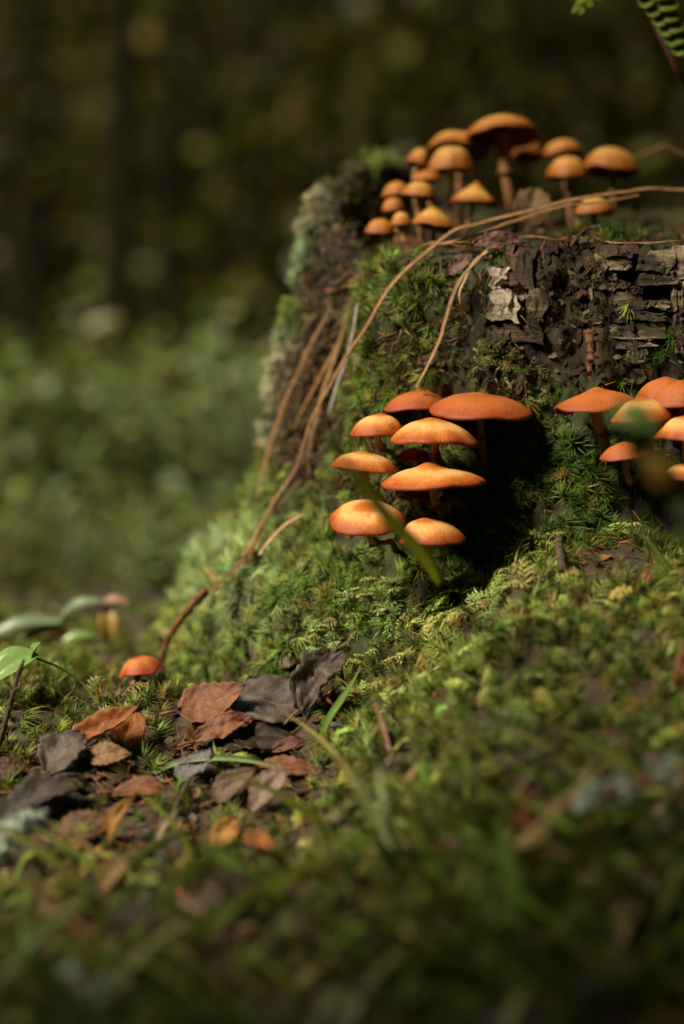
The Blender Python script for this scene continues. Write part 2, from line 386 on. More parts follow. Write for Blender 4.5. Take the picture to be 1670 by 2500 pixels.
# bark plates: curved slabs that follow the stump, each its own piece
def plate(us, vs, th, mat, lift=(0, 0), nu=14, nv=7, seed=0, ragged=3.0, curl=0.0):
    g = np.random.default_rng(seed)
    U, V = np.meshgrid(np.linspace(0, 1, nu), np.linspace(0, 1, nv), indexing='ij')
    # ragged outline
    wob = lambda m, k, amp: amp * fbm(np.stack([np.linspace(0, 2.2, m), np.full(m, seed * 3.7), np.full(m, k * 9.1)], -1), 3, 12)
    l, r, t, b_ = wob(nv, 1, ragged * 2), wob(nv, 2, ragged * 3), wob(nu, 3, ragged * 1.3), wob(nu, 4, ragged * 1.6)
    sk = g.normal(0, ragged)
    uu = us[0] + (us[1] - us[0]) * U + l[None] * (1 - U) + r[None] * U
    vv = vs[0] + (vs[1] - vs[0]) * V + t[:, None] * (1 - V) + b_[:, None] * V + sk * (U - .5)
    F, B = [], []
    for a in range(nu):
        for c in range(nv):
            h = hit(uu[a, c], vv[a, c], (bvh_ss,)); p, n = h
            off = th - .0045 + lift[0] * (1 - U[a, c]) ** 2 + lift[1] * U[a, c] ** 2 + curl * V[a, c] ** 3 + g.normal(0, 0.0005)
            F.append(p + n * (off + 0.005)); B.append(p + n * (off - 0.012))
    v = np.vstack([F, B]) - SO; N = nu * nv
    i = (np.arange(nu - 1)[:, None] * nv + np.arange(nv - 1)[None])
    f = np.stack([i, i + nv, i + nv + 1, i + 1], -1).reshape(-1, 4); bf = f[:, ::-1] + N
    per = [a * nv for a in range(nu)] + [(nu - 1) * nv + c for c in range(1, nv)] + [a * nv + nv - 1 for a in range(nu - 2, -1, -1)] + [c for c in range(nv - 2, 0, -1)]
    sd = np.array([[per[k], per[k - 1], per[k - 1] + N, per[k] + N] for k in range(len(per))])
    o = obj('bark_plate', mesh_from('bark_plate', v, np.vstack([f, bf, sd]), smooth_=True), mat, stump)
    e = o.modifiers.new('edges', 'EDGE_SPLIT'); e.split_angle = R(50); return o
g = np.random.default_rng(5)
strips = [(1472, 1540, 612, 628), (1462, 1530, 634, 660), (1464, 1500, 664, 684), (1466, 1494, 690, 708), (1500, 1524, 688, 706), (1470, 1560, 718, 758),
          (1568, 1618, 738, 752), (1530, 1612, 766, 784), (1474, 1526, 762, 786), (1476, 1608, 794, 826), (1478, 1586, 832, 850), (1530, 1566, 852, 884), (1484, 1524, 876, 900),
          (1520, 1570, 902, 930), (1556, 1632, 626, 664), (1562, 1640, 668, 694), (1534, 1564, 702, 714), (1640, 1668, 690, 760), (1644, 1690, 770, 860), (1640, 1690, 610, 680)]
for k, (a, b_, c, d) in enumerate(strips):
    plate((a - 4, b_ + 5), (c - 2.5, d + 2.5), 0.0035 + 0.0015 * g.random(), M['bark'] if k % 4 else M['bark_brown'], (0, 0.0012 * g.random()), seed=k, ragged=3.2, curl=0.0008)
plate((1206, 1262), (716, 786), 0.007, M['bark_pale'], (0.001, 0.002), seed=64, ragged=10)
plate((1262, 1284), (700, 772), 0.006, M['bark_pale'], (0.005, -0.001), seed=66, ragged=8)
plate((1204, 1240), (662, 706), 0.006, M['bark_pale'], (0.003, 0), seed=63, ragged=5)
for k, (a, b_, c, d) in enumerate([(1244, 1308, 622, 698), (1290, 1334, 706, 790), (1238, 1320, 794, 836), (1300, 1334, 784, 812), (1436, 1460, 640, 730), (1200, 1240, 800, 850), (1340, 1372, 616, 636), (1388, 1444, 600, 614)]):
    plate((a, b_), (c, d), 0.004, M['bark_brown'] if k != 1 else M['bark'], (0.0015, 0.001), seed=80 + k, ragged=5)
#@@MUSH
# ------------------------------------------------------------------ mushrooms
def mushroom(label, uL, vL, uR, vR, vA, lean, y, mat, base, group, umbo=0.10, wave=0.05, seed=0, stem_r=0.105, hole=False, ring=True, apex_u=None, flat=2.2, ngill=44, bite=0):
    g = np.random.default_rng(seed + 500)
    pl, pr = P(uL, vL, y), P(uR, vR, y); c0 = (pl + pr) / 2; Rr = np.linalg.norm(pr - pl) / 2
    tilt = math.atan2(vR - vL, uR - uL)
    if group == GT: lean = lean + g.normal(0, 3)
    apx = ((vL + vR) / 2 - vA) * mpp(y); el = math.atan2(c0[2] - CAM[2], c0[1] - CAM[1])
    lean_r = R(lean); view = lean_r - el                      # angle between cap plane and the line of sight
    if group == GT: tilt += g.normal(0, .09); lean += g.normal(0, 5); wave = max(wave, .11)
    wave = wave * 0.55; flat = flat if flat < 2.0 else flat + 0.6; umbo = umbo * .7
    h = max((apx - max(0, math.sin(view)) * Rr * 0.25) / max(0.3, math.cos(view)), 0.16 * Rr)
    # cap frame: z axis = cap normal
    X = np.array([math.cos(tilt), 0, -math.sin(tilt)]); Z = np.array([math.sin(tilt), 0, math.cos(tilt)])
    Yv = np.cross(Z, X); Zl = Z * math.cos(lean_r) - Yv * math.sin(lean_r); Yl = np.cross(Zl, X)
    Fm = np.stack([X, Yl, Zl], 1)
    nth = 56; th = np.arange(nth) * 2 * np.pi / nth; ph = g.uniform(0, 6.28, 6)
    Rt = Rr * (1 + 0.025 * np.sin(2 * th + ph[0]) + 0.02 * np.sin(3 * th + ph[1]) + 0.012 * np.sin(5 * th + ph[2]) + 0.008 * np.sin(9 * th + ph[4]))
    for _ in range(g.integers(0, 3)): Rt = Rt - Rr * g.uniform(.03, .07) * np.exp(-((np.angle(np.exp(1j * (th - g.uniform(0, 6.28))))) / g.uniform(.08, .16)) ** 2)
    rows, rho = [], []
    offx = 0.0 if apex_u is None else (apex_u - (uL + uR) / 2) * mpp(y)
    def ringv(q, z):
        w = wave * Rr * q ** 3 * (np.sin(2 * th + ph[3]) * 0.7 + np.sin(3 * th + ph[5]) * 0.55 + 0.25 * np.sin(7 * th + ph[2]))
        sx = offx * (1 - q) ** 1.0 * (1 - q * 0.3)
        lump = 0.012 * Rr * np.sin(4 * th + ph[1] + q * 5) * q
        return np.stack([Rt * q * np.cos(th) + sx, Rt * q * np.sin(th), z + w + lump], 1)
    qs = np.linspace(0.045, 1, 22) ** 0.9
    hu = umbo * Rr
    for q in qs:
        z = (h - hu) * (1 - q ** flat) + hu * math.exp(-(q / 0.24) ** 2)
        rows.append(ringv(q, z)); rho.append(np.full(nth, q))
    for q, z in ((1.006, -0.03 * Rr), (0.998, -0.062 * Rr), (0.975, -0.066 * Rr), (0.94, -0.03 * Rr), (0.9, 0.02 * h), (0.7, 0.16 * h), (0.45, 0.28 * h), (0.14, 0.36 * h)):
        rows.append(ringv(q, z)); rho.append(np.full(nth, min(1.0, 0.9 + 0.1 * q) if q > 0.96 else 1.0))
    top = np.array([[offx, 0, h]]); v = np.vstack(rows + [top]); rh = np.concatenate(rho + [[0.0]])
    n = len(rows); i = np.arange(n - 1)[:, None] * nth; j = np.arange(nth)[None]; jn = (j + 1) % nth
    f = np.stack([i + j, i + nth + j, i + nth + jn, i + jn], -1).reshape(-1, 4)
    f3 = np.stack([np.full(nth, len(v) - 1), np.arange(nth), (np.arange(nth) + 1) % nth], 1)
    if hole:   # slug-bitten pit near the middle of the front of the cap
        for (du, dv, rr_) in ((0.10, -0.22, 0.055), (0.16, -0.28, 0.04), (0.125, -0.33, 0.03)):
            d2 = np.hypot(v[:, 0] / Rr - du, (v[:, 1] / Rr) - (dv - 0.25)); top_side = np.arange(len(v)) < len(qs) * nth
            v[:, 2] -= np.where(top_side, 0.10 * Rr * np.exp(-(d2 / rr_) ** 2), 0)
    # world placement
    cw = v @ Fm.T + c0
    # stem
    u_ax = Zl; a0 = c0 + Fm @ np.array([0.0, 0, 0.22 * h])
    if base is None: bp = drop(c0 - [0, 0, 0.003])[0] - np.array([0, 0, 0.004])
    elif len(base) == 3:
        q = P(base[0], base[1], base[2]); bp = drop((q[0], q[1], 0.45))[0] - np.array([0, 0, 0.004])
    else: bp, bn = hit(*base, (bvh_s, bvh_g)); bp = bp - bn * 0.004
    L = np.linalg.norm(a0 - bp); p1 = a0 - u_ax * L * 0.45; side = np.array([0, -0.18 * L, 0.0]) if base is not None else np.array([g.normal(0, 0.06) * L, 0, 0])
    p2 = bp + (np.array([0, 0, 1.0]) * 0.3 + 0) * L + side
    tt = np.linspace(0, 1, 18)[:, None]; cur = (1 - tt) ** 3 * a0 + 3 * (1 - tt) ** 2 * tt * p1 + 3 * (1 - tt) * tt ** 2 * p2 + tt ** 3 * bp
    sr = max(0.0018, stem_r * Rr); t1 = tt[:, 0]
    rr = sr * (1.25 - 0.45 * smooth(0, 0.12, t1) + 0.15 * t1) * (1 + 0.05 * np.sin(t1 * 17 + ph[0]))
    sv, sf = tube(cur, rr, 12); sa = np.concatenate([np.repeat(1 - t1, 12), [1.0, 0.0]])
    root = thing('mushroom', bp, label, 'mushroom', group)
    obj('cap', mesh_from('cap', cw - bp, [f, f3], attrs={'rho': rh}), mat, root)
    # gills: thin radial blades under the cap
    gv, gf = [], []
    for k in range(ngill):
        a = 2 * np.pi * k / ngill; short = 0.55 if k % 2 else 0.14
        wv = lambda q: wave * Rr * q ** 3 * (math.sin(2 * a + ph[3]) * 0.7 + math.sin(3 * a + ph[5]) * 0.55)
        Ra = np.interp(a, th, Rt, period=2 * np.pi)
        for q in (short, (short + 0.95) / 2, 0.955):
            zt = np.interp(q, [0.14, 0.45, 0.7, 0.9, 0.97], [0.36 * h, 0.28 * h, 0.16 * h, 0.03 * h, -0.03 * Rr]) + wv(q) + 0.01 * Rr
            dpt = 0.11 * Rr * math.sin(math.pi * min(1, (1.0 - q) * 1.6 + 0.03)) + 0.015 * Rr
            gv += [(Ra * q * math.cos(a), Ra * q * math.sin(a), zt), (Ra * q * math.cos(a), Ra * q * math.sin(a), zt - dpt)]
        b0 = k * 6; gf += [(b0, b0 + 2, b0 + 3, b0 + 1), (b0 + 2, b0 + 4, b0 + 5, b0 + 3)]
    obj('gills', mesh_from('gills', np.array(gv) @ Fm.T + c0 - bp, np.array(gf)), M['gill'], root)
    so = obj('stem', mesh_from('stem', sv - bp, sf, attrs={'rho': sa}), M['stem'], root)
    if ring and L > 0.02:
        k = 5; t_, a_, b_ = frames(cur); q = np.arange(14) * 2 * np.pi / 14
        rv = []
        for s, dz in ((0.98, 0.0), (1.45, 0.10), (1.6, 0.22), (1.0, 0.12)):
            jit = 1 + 0.12 * np.sin(q * 3 + ph[2]) * (s > 1.2)
            rv.append(cur[k] + t_[k] * dz * sr * 3 + rr[k] * s * jit[:, None] * (np.cos(q)[:, None] * a_[k] + np.sin(q)[:, None] * b_[k]))
        ii = np.arange(3)[:, None] * 14; jj = np.arange(14)[None]; jn = (jj + 1) % 14
        rf = np.stack([ii + jj, ii + 14 + jj, ii + 14 + jn, ii + jn], -1).reshape(-1, 4)
        obj('ring', mesh_from('ring', np.vstack(rv) - bp, rf, attrs={'rho': np.full(56, 0.35)}), M['stem'], so)
    return root
GC, GR, GT = 'mushroom cluster on the front of the stump', 'mushroom cluster beside the bark on the stump', 'mushroom cluster on top of the stump'
am = M['cap_amber']
c, d_, t_, r_ = M['cap'], M['cap_deep'], M['cap_tan'], M['cap_red']
# front cluster
mushroom('deep orange cap tucked behind the widest cap atop the front cluster', 938, 996, 1100, 992, 947, 3, 0.035, d_, (1040, 1085), GC, seed=1, apex_u=1035, umbo=.14)
mushroom('widest deep orange flat cap, highest of the front cluster', 1051, 997, 1297, 1008, 955, 9, 0.012, d_, (1185, 1185), GC, seed=2, apex_u=1160, umbo=.07, stem_r=.085, flat=2.4)
mushroom('small rounded orange cap between the longest dry blade and the drooping edged cap', 855, 1059, 990, 1058, 1009, 2, 0.010, c, (958, 1130), GC, seed=3, flat=2.6, apex_u=930)
mushroom('orange cap with one drooping curled edge, over a short pale stem', 954, 1068, 1172, 1079, 1018, 4, -0.008, c, (1070, 1150), GC, seed=4, apex_u=1050, wave=.09, flat=2.1)
mushroom('orange cap on a long curved stem just above the slug bitten cap', 808, 1134, 975, 1146, 1100, 3, -0.004, c, (925, 1245), GC, seed=5, apex_u=880, flat=2.4, stem_r=.13)
mushroom('little orange cap half hidden in the middle of the front cluster', 966, 1119, 1060, 1122, 1091, 2, 0.018, d_, (1030, 1160), GC, seed=6, flat=2.5)
mushroom('broad pale orange cap with a raised knob, centre of the front cluster', 931, 1180, 1181, 1172, 1125, 4, -0.018, c, (1092, 1290), GC, seed=7, apex_u=1046, umbo=.18, flat=2.5, stem_r=.105, wave=.035)
mushroom('brown cap edge showing under the broad pale orange cap', 972, 1208, 1060, 1232, 1188, -8, 0.010, d_, (1060, 1275), GC, seed=8, umbo=.03)
mushroom('small cap with translucent curled edge beneath the broad pale orange cap', 1064, 1224, 1131, 1238, 1205, -12, 0.012, d_, (1095, 1290), GC, seed=9, umbo=.03)
mushroom('tilted pale orange cap with slug holes touching the short stiff straw', 803, 1270, 987, 1264, 1226, 21, -0.030, c, (965, 1355), GC, seed=10, hole=True, flat=3.0, umbo=.02, wave=.03)
mushroom('rounded orange cap at the foot of the front cluster touching the moss', 960, 1313, 1138, 1313, 1261, 6, -0.030, c, (1030, 1400), GC, seed=11, flat=2.3, umbo=.10, apex_u=1035)
# cluster beside the bark
mushroom('big wavy orange cap drooping on one side, below the bark strips', 1350, 1004, 1556, 976, 945, 3, -0.030, d_, (1480, 1130), GR, seed=21, wave=.16, apex_u=1460, umbo=.16, stem_r=.15)
mushroom('orange cap half hidden behind the blurred green leaf', 1486, 1026, 1640, 1012, 968, 6, -0.045, c, (1580, 1130), GR, seed=22, apex_u=1570)
mushroom('dark orange cap highest against the stump in the cluster beside the bark', 1550, 972, 1700, 968, 919, 4, -0.020, d_, (1650, 1080), GR, seed=23)
mushroom('orange cap overlapping the highest one in the cluster beside the bark', 1588, 990, 1740, 980, 928, 3, -0.040, d_, (1665, 1110), GR, seed=24)
mushroom('shadowed orange cap wedged between others in the cluster beside the bark', 1585, 1008, 1668, 1020, 968, 0, -0.030, d_, (1640, 1100), GR, seed=25)
mushroom('smooth orange cap on a thick stem under the overlapping caps beside the bark', 1596, 1064, 1760, 1066, 1012, 6, -0.055, c, (1665, 1190), GR, seed=26, stem_r=.16)
mushroom('flat orange cap below the blurred green leaf', 1463, 1120, 1590, 1114, 1078, 1, -0.045, d_, (1580, 1185), GR, seed=27)
mushroom('orange cap lowest in the cluster beside the bark', 1612, 1166, 1740, 1158, 1126, 3, -0.050, c, (1668, 1225), GR, seed=28)
# on top of the stump
mushroom('largest flat orange cap towering over the top of the stump', 1132, 330, 1320, 332, 284, -1, 0.190, t_, (1256, 500, .20), GT, seed=41, flat=2.5, umbo=.12, stem_r=.17, apex_u=1220)
mushroom('orange cap sloping down under the largest cap on top of the stump', 1044, 362, 1200, 372, 324, -2, 0.205, t_, (1130, 520, .21), GT, seed=42, flat=2.3, umbo=.08, apex_u=1105)
mushroom('folded small cap turned sideways beside the rounded one on the stump top', 992, 392, 1046, 414, 362, -6, 0.185, t_, (1040, 520, .19), GT, seed=43, wave=.15)
mushroom('rounded tan orange cap standing in front of the sloping cap on the stump top', 1044, 412, 1160, 418, 359, 0, 0.165, t_, (1100, 540, .17), GT, seed=44, flat=2.8, umbo=.03)
mushroom('narrow orange cap squeezed under the rounded tan cap on the stump top', 1003, 442, 1082, 440, 416, -3, 0.160, am, (1060, 540, .165), GT, seed=45)
mushroom('dark orange cap behind the pale one over the hollow stump side', 932, 480, 1007, 474, 443, -2, 0.145, am, (985, 580, .15), GT, seed=46)
mushroom('pale tan cap overlapping the dark orange one over the hollow stump side', 979, 481, 1069, 481, 444, 1, 0.130, t_, (1040, 570, .14), GT, seed=47, flat=2.6)
mushroom('small orange button cap second lowest over the hollow stump side', 931, 514, 990, 512, 483, -1, 0.135, am, (975, 590, .14), GT, seed=48, flat=2.7)
mushroom('brownish orange cap lowest over the hollow stump side', 891, 571, 966, 570, 534, 0, 0.120, am, (945, 640, .125), GT, seed=49, flat=2.5)
mushroom('tiny orange cap on a leaning thin stem by the dry stalk', 952, 550, 1008, 551, 517, 0, 0.115, t_, (1012, 640, .12), GT, seed=50, flat=2.3, stem_r=.14)
mushroom('bell shaped pale orange cap beside the bend of the dry stalk', 1006, 548, 1116, 558, 506, 0, 0.105, t_, (1058, 640, .11), GT, seed=51, flat=1.8, umbo=.12, apex_u=1050)
mushroom('pointed brown orange cap on a bent stem between the two top groups', 1098, 487, 1214, 498, 444, -2, 0.150, t_, (1122, 580, .155), GT, seed=52, flat=1.4, umbo=.2, apex_u=1160)
mushroom('shaded brown cap below the largest cap on the stump top', 1246, 384, 1330, 386, 338, -2, 0.220, am, (1292, 490, .22), GT, seed=53)
mushroom('pale flat orange cap behind the domed one on the stump top', 1322, 377, 1428, 378, 341, 0, 0.230, t_, (1380, 510, .23), GT, seed=54, flat=2.8, umbo=.15)
mushroom('domed orange cap standing before the pale flat one on the stump top', 1332, 428, 1441, 430, 382, 0, 0.180, t_, (1392, 540, .18), GT, seed=55, flat=2.3, umbo=.05)
mushroom('broad orange cap standing apart near the bent dry blade on the stump top', 1421, 412, 1563, 422, 361, 0, 0.190, t_, (1500, 540, .19), GT, seed=56, flat=2.4, umbo=.08, apex_u=1485)
mushroom('low brown orange cap behind the green moss tuft on the stump top', 1400, 520, 1500, 517, 480, 1, 0.120, t_, (1452, 600, .12), GT, seed=57, flat=2.4)
# on the ground
mushroom('lone red orange mushroom with torn cap edge on the ground', 293, 1652, 392, 1624, 1600, 2, 0.03, r_, (318, 1700), None, seed=73, wave=.22, umbo=.02, flat=2.0, stem_r=.12)
#@@MOSS
# ------------------------------------------------------------------ moss
def ribbon(base, d, L, w, bend, nseg=3):
    """narrow leaf: nseg pairs and a tip"""
    d = unit(d); side = np.cross(d, [0, 0, 1.0]); side = unit(side) if np.linalg.norm(side) > 1e-4 else np.array([1.0, 0, 0])
    v, f = [], []
    for k in range(nseg):
        s = k / nseg; p = base + d * L * s + bend * L * s * s; ww = w * (1 - s ** 1.6) * 0.5 * (1.0 if k else 0.7)
        v += [p - side * ww, p + side * ww]
    v.append(base + d * L + bend * L)
    for k in range(nseg - 1): a = 2 * k; f += [(a, a + 1, a + 3), (a, a + 3, a + 2)]
    a = 2 * (nseg - 1); f.append((a, a + 1, a + 2)); return np.array(v), np.array(f)
def tmpl_star(seed, n=38, w=0.058, sweep=0.3, nseg=3, droop=0.5):
    g = np.random.default_rng(seed); parts = []; tc = []
    sw = unit(np.append(g.normal(0, 1, 2), 0)) * sweep
    for k in range(n):
        q = (k + 0.5) / n; az = k * 2.39996 + g.normal(0, 0.25); hgt = 0.05 + 0.5 * q
        el = R(12 + 62 * q + g.normal(0, 8)); d = np.array([math.cos(az) * math.cos(el), math.sin(az) * math.cos(el), math.sin(el)]) + sw
        L = (0.62 - 0.15 * q) * g.uniform(0.8, 1.2)
        out = np.array([math.cos(az), math.sin(az), 0]); bend = out * 0.12 + sw * 0.5 - np.array([0, 0, droop * (1.1 - q)]) + g.normal(0, 0.05, 3)
        r = ribbon(np.array([0, 0, hgt]), d, L, w * g.uniform(0.8, 1.2), bend, nseg); parts.append(r)
        m = len(r[0]); lum = 0.75 + 0.4 * q; tc.append(np.concatenate([np.full(m - 1, lum), [lum * 1.15]]))
    v, f = join(parts); return v, f[0], np.concatenate(tc)
def tmpl_feather(seed, nb=11):
    g = np.random.default_rng(seed); parts = []; tc = []
    t = np.linspace(0, 1, 6); cur = np.stack([0.55 * t ** 1.7, 0.05 * np.sin(t * 4 + seed), 0.85 * t - 0.35 * t ** 2.4], 1)
    def spindle(c, r):
        tt, a, b = frames(c); k = 3; th = np.arange(k) * 2 * np.pi / k; n = len(c); r = np.asarray(r)
        v = (c[:, None] + r[:, None, None] * (np.cos(th)[None, :, None] * a[:, None] + np.sin(th)[None, :, None] * b[:, None])).reshape(-1, 3)
        f = []
        for i in range(n - 1):
            for j in range(k): p, q = i * k + j, i * k + (j + 1) % k; f += [(p, q, q + k), (p, q + k, p + k)]
        return v, np.array(f)
    s = spindle(cur, 0.022 * (1.05 - t)); parts.append(s); tc.append(np.full(len(s[0]), 0.8))
    for k in range(nb):
        q = 0.12 + 0.86 * (k + 0.5) / nb; p = np.array([np.interp(q, t, cur[:, i]) for i in range(3)])
        tg = unit([np.interp(min(1, q + .05), t, cur[:, i]) - np.interp(q - .05, t, cur[:, i]) for i in range(3)])
        sd = np.array([0, 1.0, 0]) * (1 if k % 2 else -1)
        L = 0.34 * math.sin(math.pi * (0.25 + 0.72 * q)) ** 0.8 * g.uniform(0.8, 1.15)
        d = unit(sd * 0.8 + tg * 0.7 + g.normal(0, 0.12, 3)); dn = np.array([0, 0, -0.25])
        s_ = np.linspace(0, 1, 4)[:, None]; c = p + d * L * s_ + dn * L * s_ ** 2
        sp = spindle(c, np.array([0.02, 0.034, 0.026, 0.004])); parts.append(sp); tc.append(np.full(len(sp[0]), 0.9 + 0.25 * q))
        for m in range(5):
            z = (m + 0.4) / 5; bp = p + d * L * z + dn * L * z * z; o = unit(g.normal(0, 1, 3) + d * 0.6)
            sdv = unit(np.cross(o, d)) * 0.024
            v = np.array([bp - sdv, bp + sdv, bp + o * 0.075 + d * 0.04]); parts.append((v, np.array([[0, 1, 2]]))); tc.append(np.full(3, 1.0 + 0.25 * q))
    v, f = join(parts); return v, f[0], np.concatenate(tc)
def basis(n, g, spin=None):
    n = n / np.linalg.norm(n, axis=1)[:, None]; a = g.normal(0, 1, n.shape) if spin is None else spin
    x = a - (a * n).sum(1)[:, None] * n; x /= np.linalg.norm(x, axis=1)[:, None] + 1e-9
    return np.stack([x, np.cross(n, x), n], -1)                     # columns
def bake(name, tmpls, pos, nrm, size, tint, mat, g, spin=None, zs=None):
    B = basis(nrm, g, spin); k = g.integers(0, len(tmpls), len(pos)); V, F, C, o = [], [], [], 0
    for m, (tv, tf, tc) in enumerate(tmpls):
        s = np.where(k == m)[0]
        if not len(s): continue
        tvv = tv[None] * size[s][:, None, None]
        if zs is not None: tvv = tvv * np.stack([np.ones(len(s)), np.ones(len(s)), zs[s]], 1)[:, None]
        v = np.einsum('nij,nvj->nvi', B[s], tvv) + pos[s][:, None]
        V.append(v.reshape(-1, 3)); F.append((tf[None] + (np.arange(len(s)) * len(tv))[:, None, None]).reshape(-1, 3) + o)
        C.append((tint[s][:, None] * tc[None, :, None]).reshape(-1, 3)); o += len(s) * len(tv)
    return mesh_from(name, np.vstack(V), np.vstack(F), col=np.vstack(C)), mat
def tints(g, n, base, var=0.25, hue=0.12):
    base = np.asarray(base, float); b = base[None] if base.ndim == 1 else base
    return np.clip(b * (1 + g.normal(0, var, (n, 1))) * (1 + g.normal(0, hue, (n, 3))), 0.003, 0.9)
STAR = [tmpl_star(s) for s in range(4)]
STAR_S = [tmpl_star(10 + s, 34, 0.058, 0.8, 3, 0.7) for s in range(3)]          # leaves swept to one side
STAR_LO = [tmpl_star(20 + s, 13, 0.10, 0.35, 2) for s in range(3)]
CURL = [tmpl_star(30 + s, 22, 0.09, 0.5, 3, 0.9) for s in range(3)]
FEA = [tmpl_feather(40 + s) for s in range(4)]

def sample(V, F, n, g):
    """random points with normals on a quad mesh"""
    a, b, c, d = (V[F[:, k]] for k in range(4)); nn = np.cross(c - a, d - b); ar = np.linalg.norm(nn, axis=1); pr = ar / ar.sum()
    i = g.choice(len(F), n, p=pr); s, t = g.random((n, 1)), g.random((n, 1))
    p = (a[i] * (1 - s) + b[i] * s) * (1 - t) + (d[i] * (1 - s) + c[i] * s) * t
    return p, nn[i] / ar[i][:, None]
def blob(u, v, lst):
    k = np.zeros(len(u))
    for (a, b, ru, rv, dns) in lst: k = 1 - (1 - k) * (1 - np.clip(dns * np.exp(-((u - a) / ru) ** 2 - ((v - b) / rv) ** 2), 0, 1))
    return k
g = np.random.default_rng(3)
# --- on the stump
sp, sn = sample(SV, SF, 95000, g)
_low = sp[:, 2] < 0.2; sn = sn * np.sign(((sp - [SCX, SCY, 0])[_low, :2] * sn[_low, :2]).sum(1).mean())     # outward
keep = (sp[:, 1] < 0.36) & (sp[:, 2] > 0.0); sp, sn = sp[keep], sn[keep]
su, sv_, _ = proj(sp); facing = ((CAM - sp) * sn).sum(1) > -0.25 * np.linalg.norm(CAM - sp, axis=1)
patch = 0.5 + 0.9 * fbm(sp * 38, 3, 77)
star_b = [(965, 700, 55, 60, .9), (1045, 745, 40, 55, .7), (930, 1010, 55, 110, .55), (890, 830, 28, 120, .6), (1350, 1150, 80, 70, 1.), (1255, 1180, 55, 60, .9), (1430, 1235, 60, 60, .8), (1290, 1260, 60, 40, .5),
          (570, 1420, 110, 110, 1.), (800, 1410, 170, 90, 1.), (640, 1320, 60, 60, .8), (725, 1240, 45, 45, .7), (625, 1190, 30, 60, .8), (1480, 572, 75, 14, 1.), (1240, 612, 60, 6, .6), (600, 1560, 110, 60, .9), (520, 1610, 90, 50, .9), (700, 1530, 90, 60, .8),
          (1600, 860, 60, 60, .45), (1180, 1280, 80, 60, .4), (1270, 1020, 50, 60, .5), (880, 1160, 60, 90, .5), (750, 1480, 130, 60, .8), (1560, 1180, 90, 80, .4), (1560, 745, 35, 35, .35), (1020, 1090, 110, 130, .6), (1230, 1150, 70, 130, .7), (1150, 1330, 130, 60, .7), (1400, 1330, 130, 40, .4), (1010, 800, 50, 80, .5)]
fea_b = [(460, 1530, 80, 90, 1.), (620, 1300, 60, 36, 1.), (700, 1200, 60, 30, .8), (820, 1570, 80, 45, .9), (1180, 850, 80, 60, .8), (1260, 900, 80, 60, .5), (920, 1480, 70, 50, .7), (1260, 1330, 80, 40, .6), (1010, 900, 60, 50, .4), (1240, 1060, 70, 60, .5), (1130, 690, 50, 40, .35)]
ks, kf = blob(su, sv_, star_b), blob(su, sv_, fea_b)
hid = ~facing; ks[hid] = 0.45; kf[hid] = 0.2
topm = (sp[:, 2] > 0.235) & (sp[:, 1] > 0.05); ks[topm & hid] = 0.06; kf[topm & hid] = 0.03
r1 = g.random(len(sp))
sel = r1 < ks * np.clip(patch + .25, 0.2, 1) * np.where(facing, .72, .3)
p, n = sp[sel], sn[sel]; u, v = su[sel], sv_[sel]
up = np.array([0, 0, 1.0]); nn = n * 0.75 + up * 0.55 + g.normal(0, 0.18, n.shape)
pale = np.clip(1.25 * np.exp(-((u - 545) / 150) ** 2 - ((v - 1400) / 160) ** 2), 0, 1)[:, None]  # paler skirt moss, with caught light added into its tint
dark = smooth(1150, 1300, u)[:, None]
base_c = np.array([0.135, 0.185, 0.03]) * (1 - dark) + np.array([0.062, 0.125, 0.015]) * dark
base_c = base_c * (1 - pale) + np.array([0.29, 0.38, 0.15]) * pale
ylw = (g.random(len(p)) < 0.14)[:, None]; base_c = np.where(ylw, np.array([0.19, 0.17, 0.03]), base_c)
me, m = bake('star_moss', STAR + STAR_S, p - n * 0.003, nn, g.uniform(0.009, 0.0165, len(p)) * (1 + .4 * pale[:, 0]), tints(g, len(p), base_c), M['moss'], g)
tag(obj('moss', me, m), 'green star shaped moss covering the sides and foot of the stump', 'moss', kind='stuff')
print('stump star', len(p))
sel = (g.random(len(sp)) < kf * np.clip(patch, 0.2, 1) * 0.6)
p, n = sp[sel], sn[sel]; u, v = su[sel], sv_[sel]
hang = (v < 1150)[:, None]
nn = np.where(hang, n * 0.9 + up * -0.1, n * 0.6 + up * 0.7) + g.normal(0, 0.2, n.shape)
spin = np.where(hang, np.array([0, 0, -1.0]), np.array([-0.4, -0.7, -0.2])) + g.normal(0, 0.45, n.shape)
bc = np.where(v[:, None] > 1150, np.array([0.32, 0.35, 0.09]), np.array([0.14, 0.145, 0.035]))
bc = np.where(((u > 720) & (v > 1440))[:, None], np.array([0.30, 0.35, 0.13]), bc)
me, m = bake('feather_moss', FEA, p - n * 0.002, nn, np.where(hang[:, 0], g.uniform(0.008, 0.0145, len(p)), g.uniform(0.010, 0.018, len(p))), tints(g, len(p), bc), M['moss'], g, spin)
tag(obj('feather_moss', me, m), 'yellow green feathery moss fronds hanging on the stump', 'moss', kind='stuff'); print('stump feather', len(p))
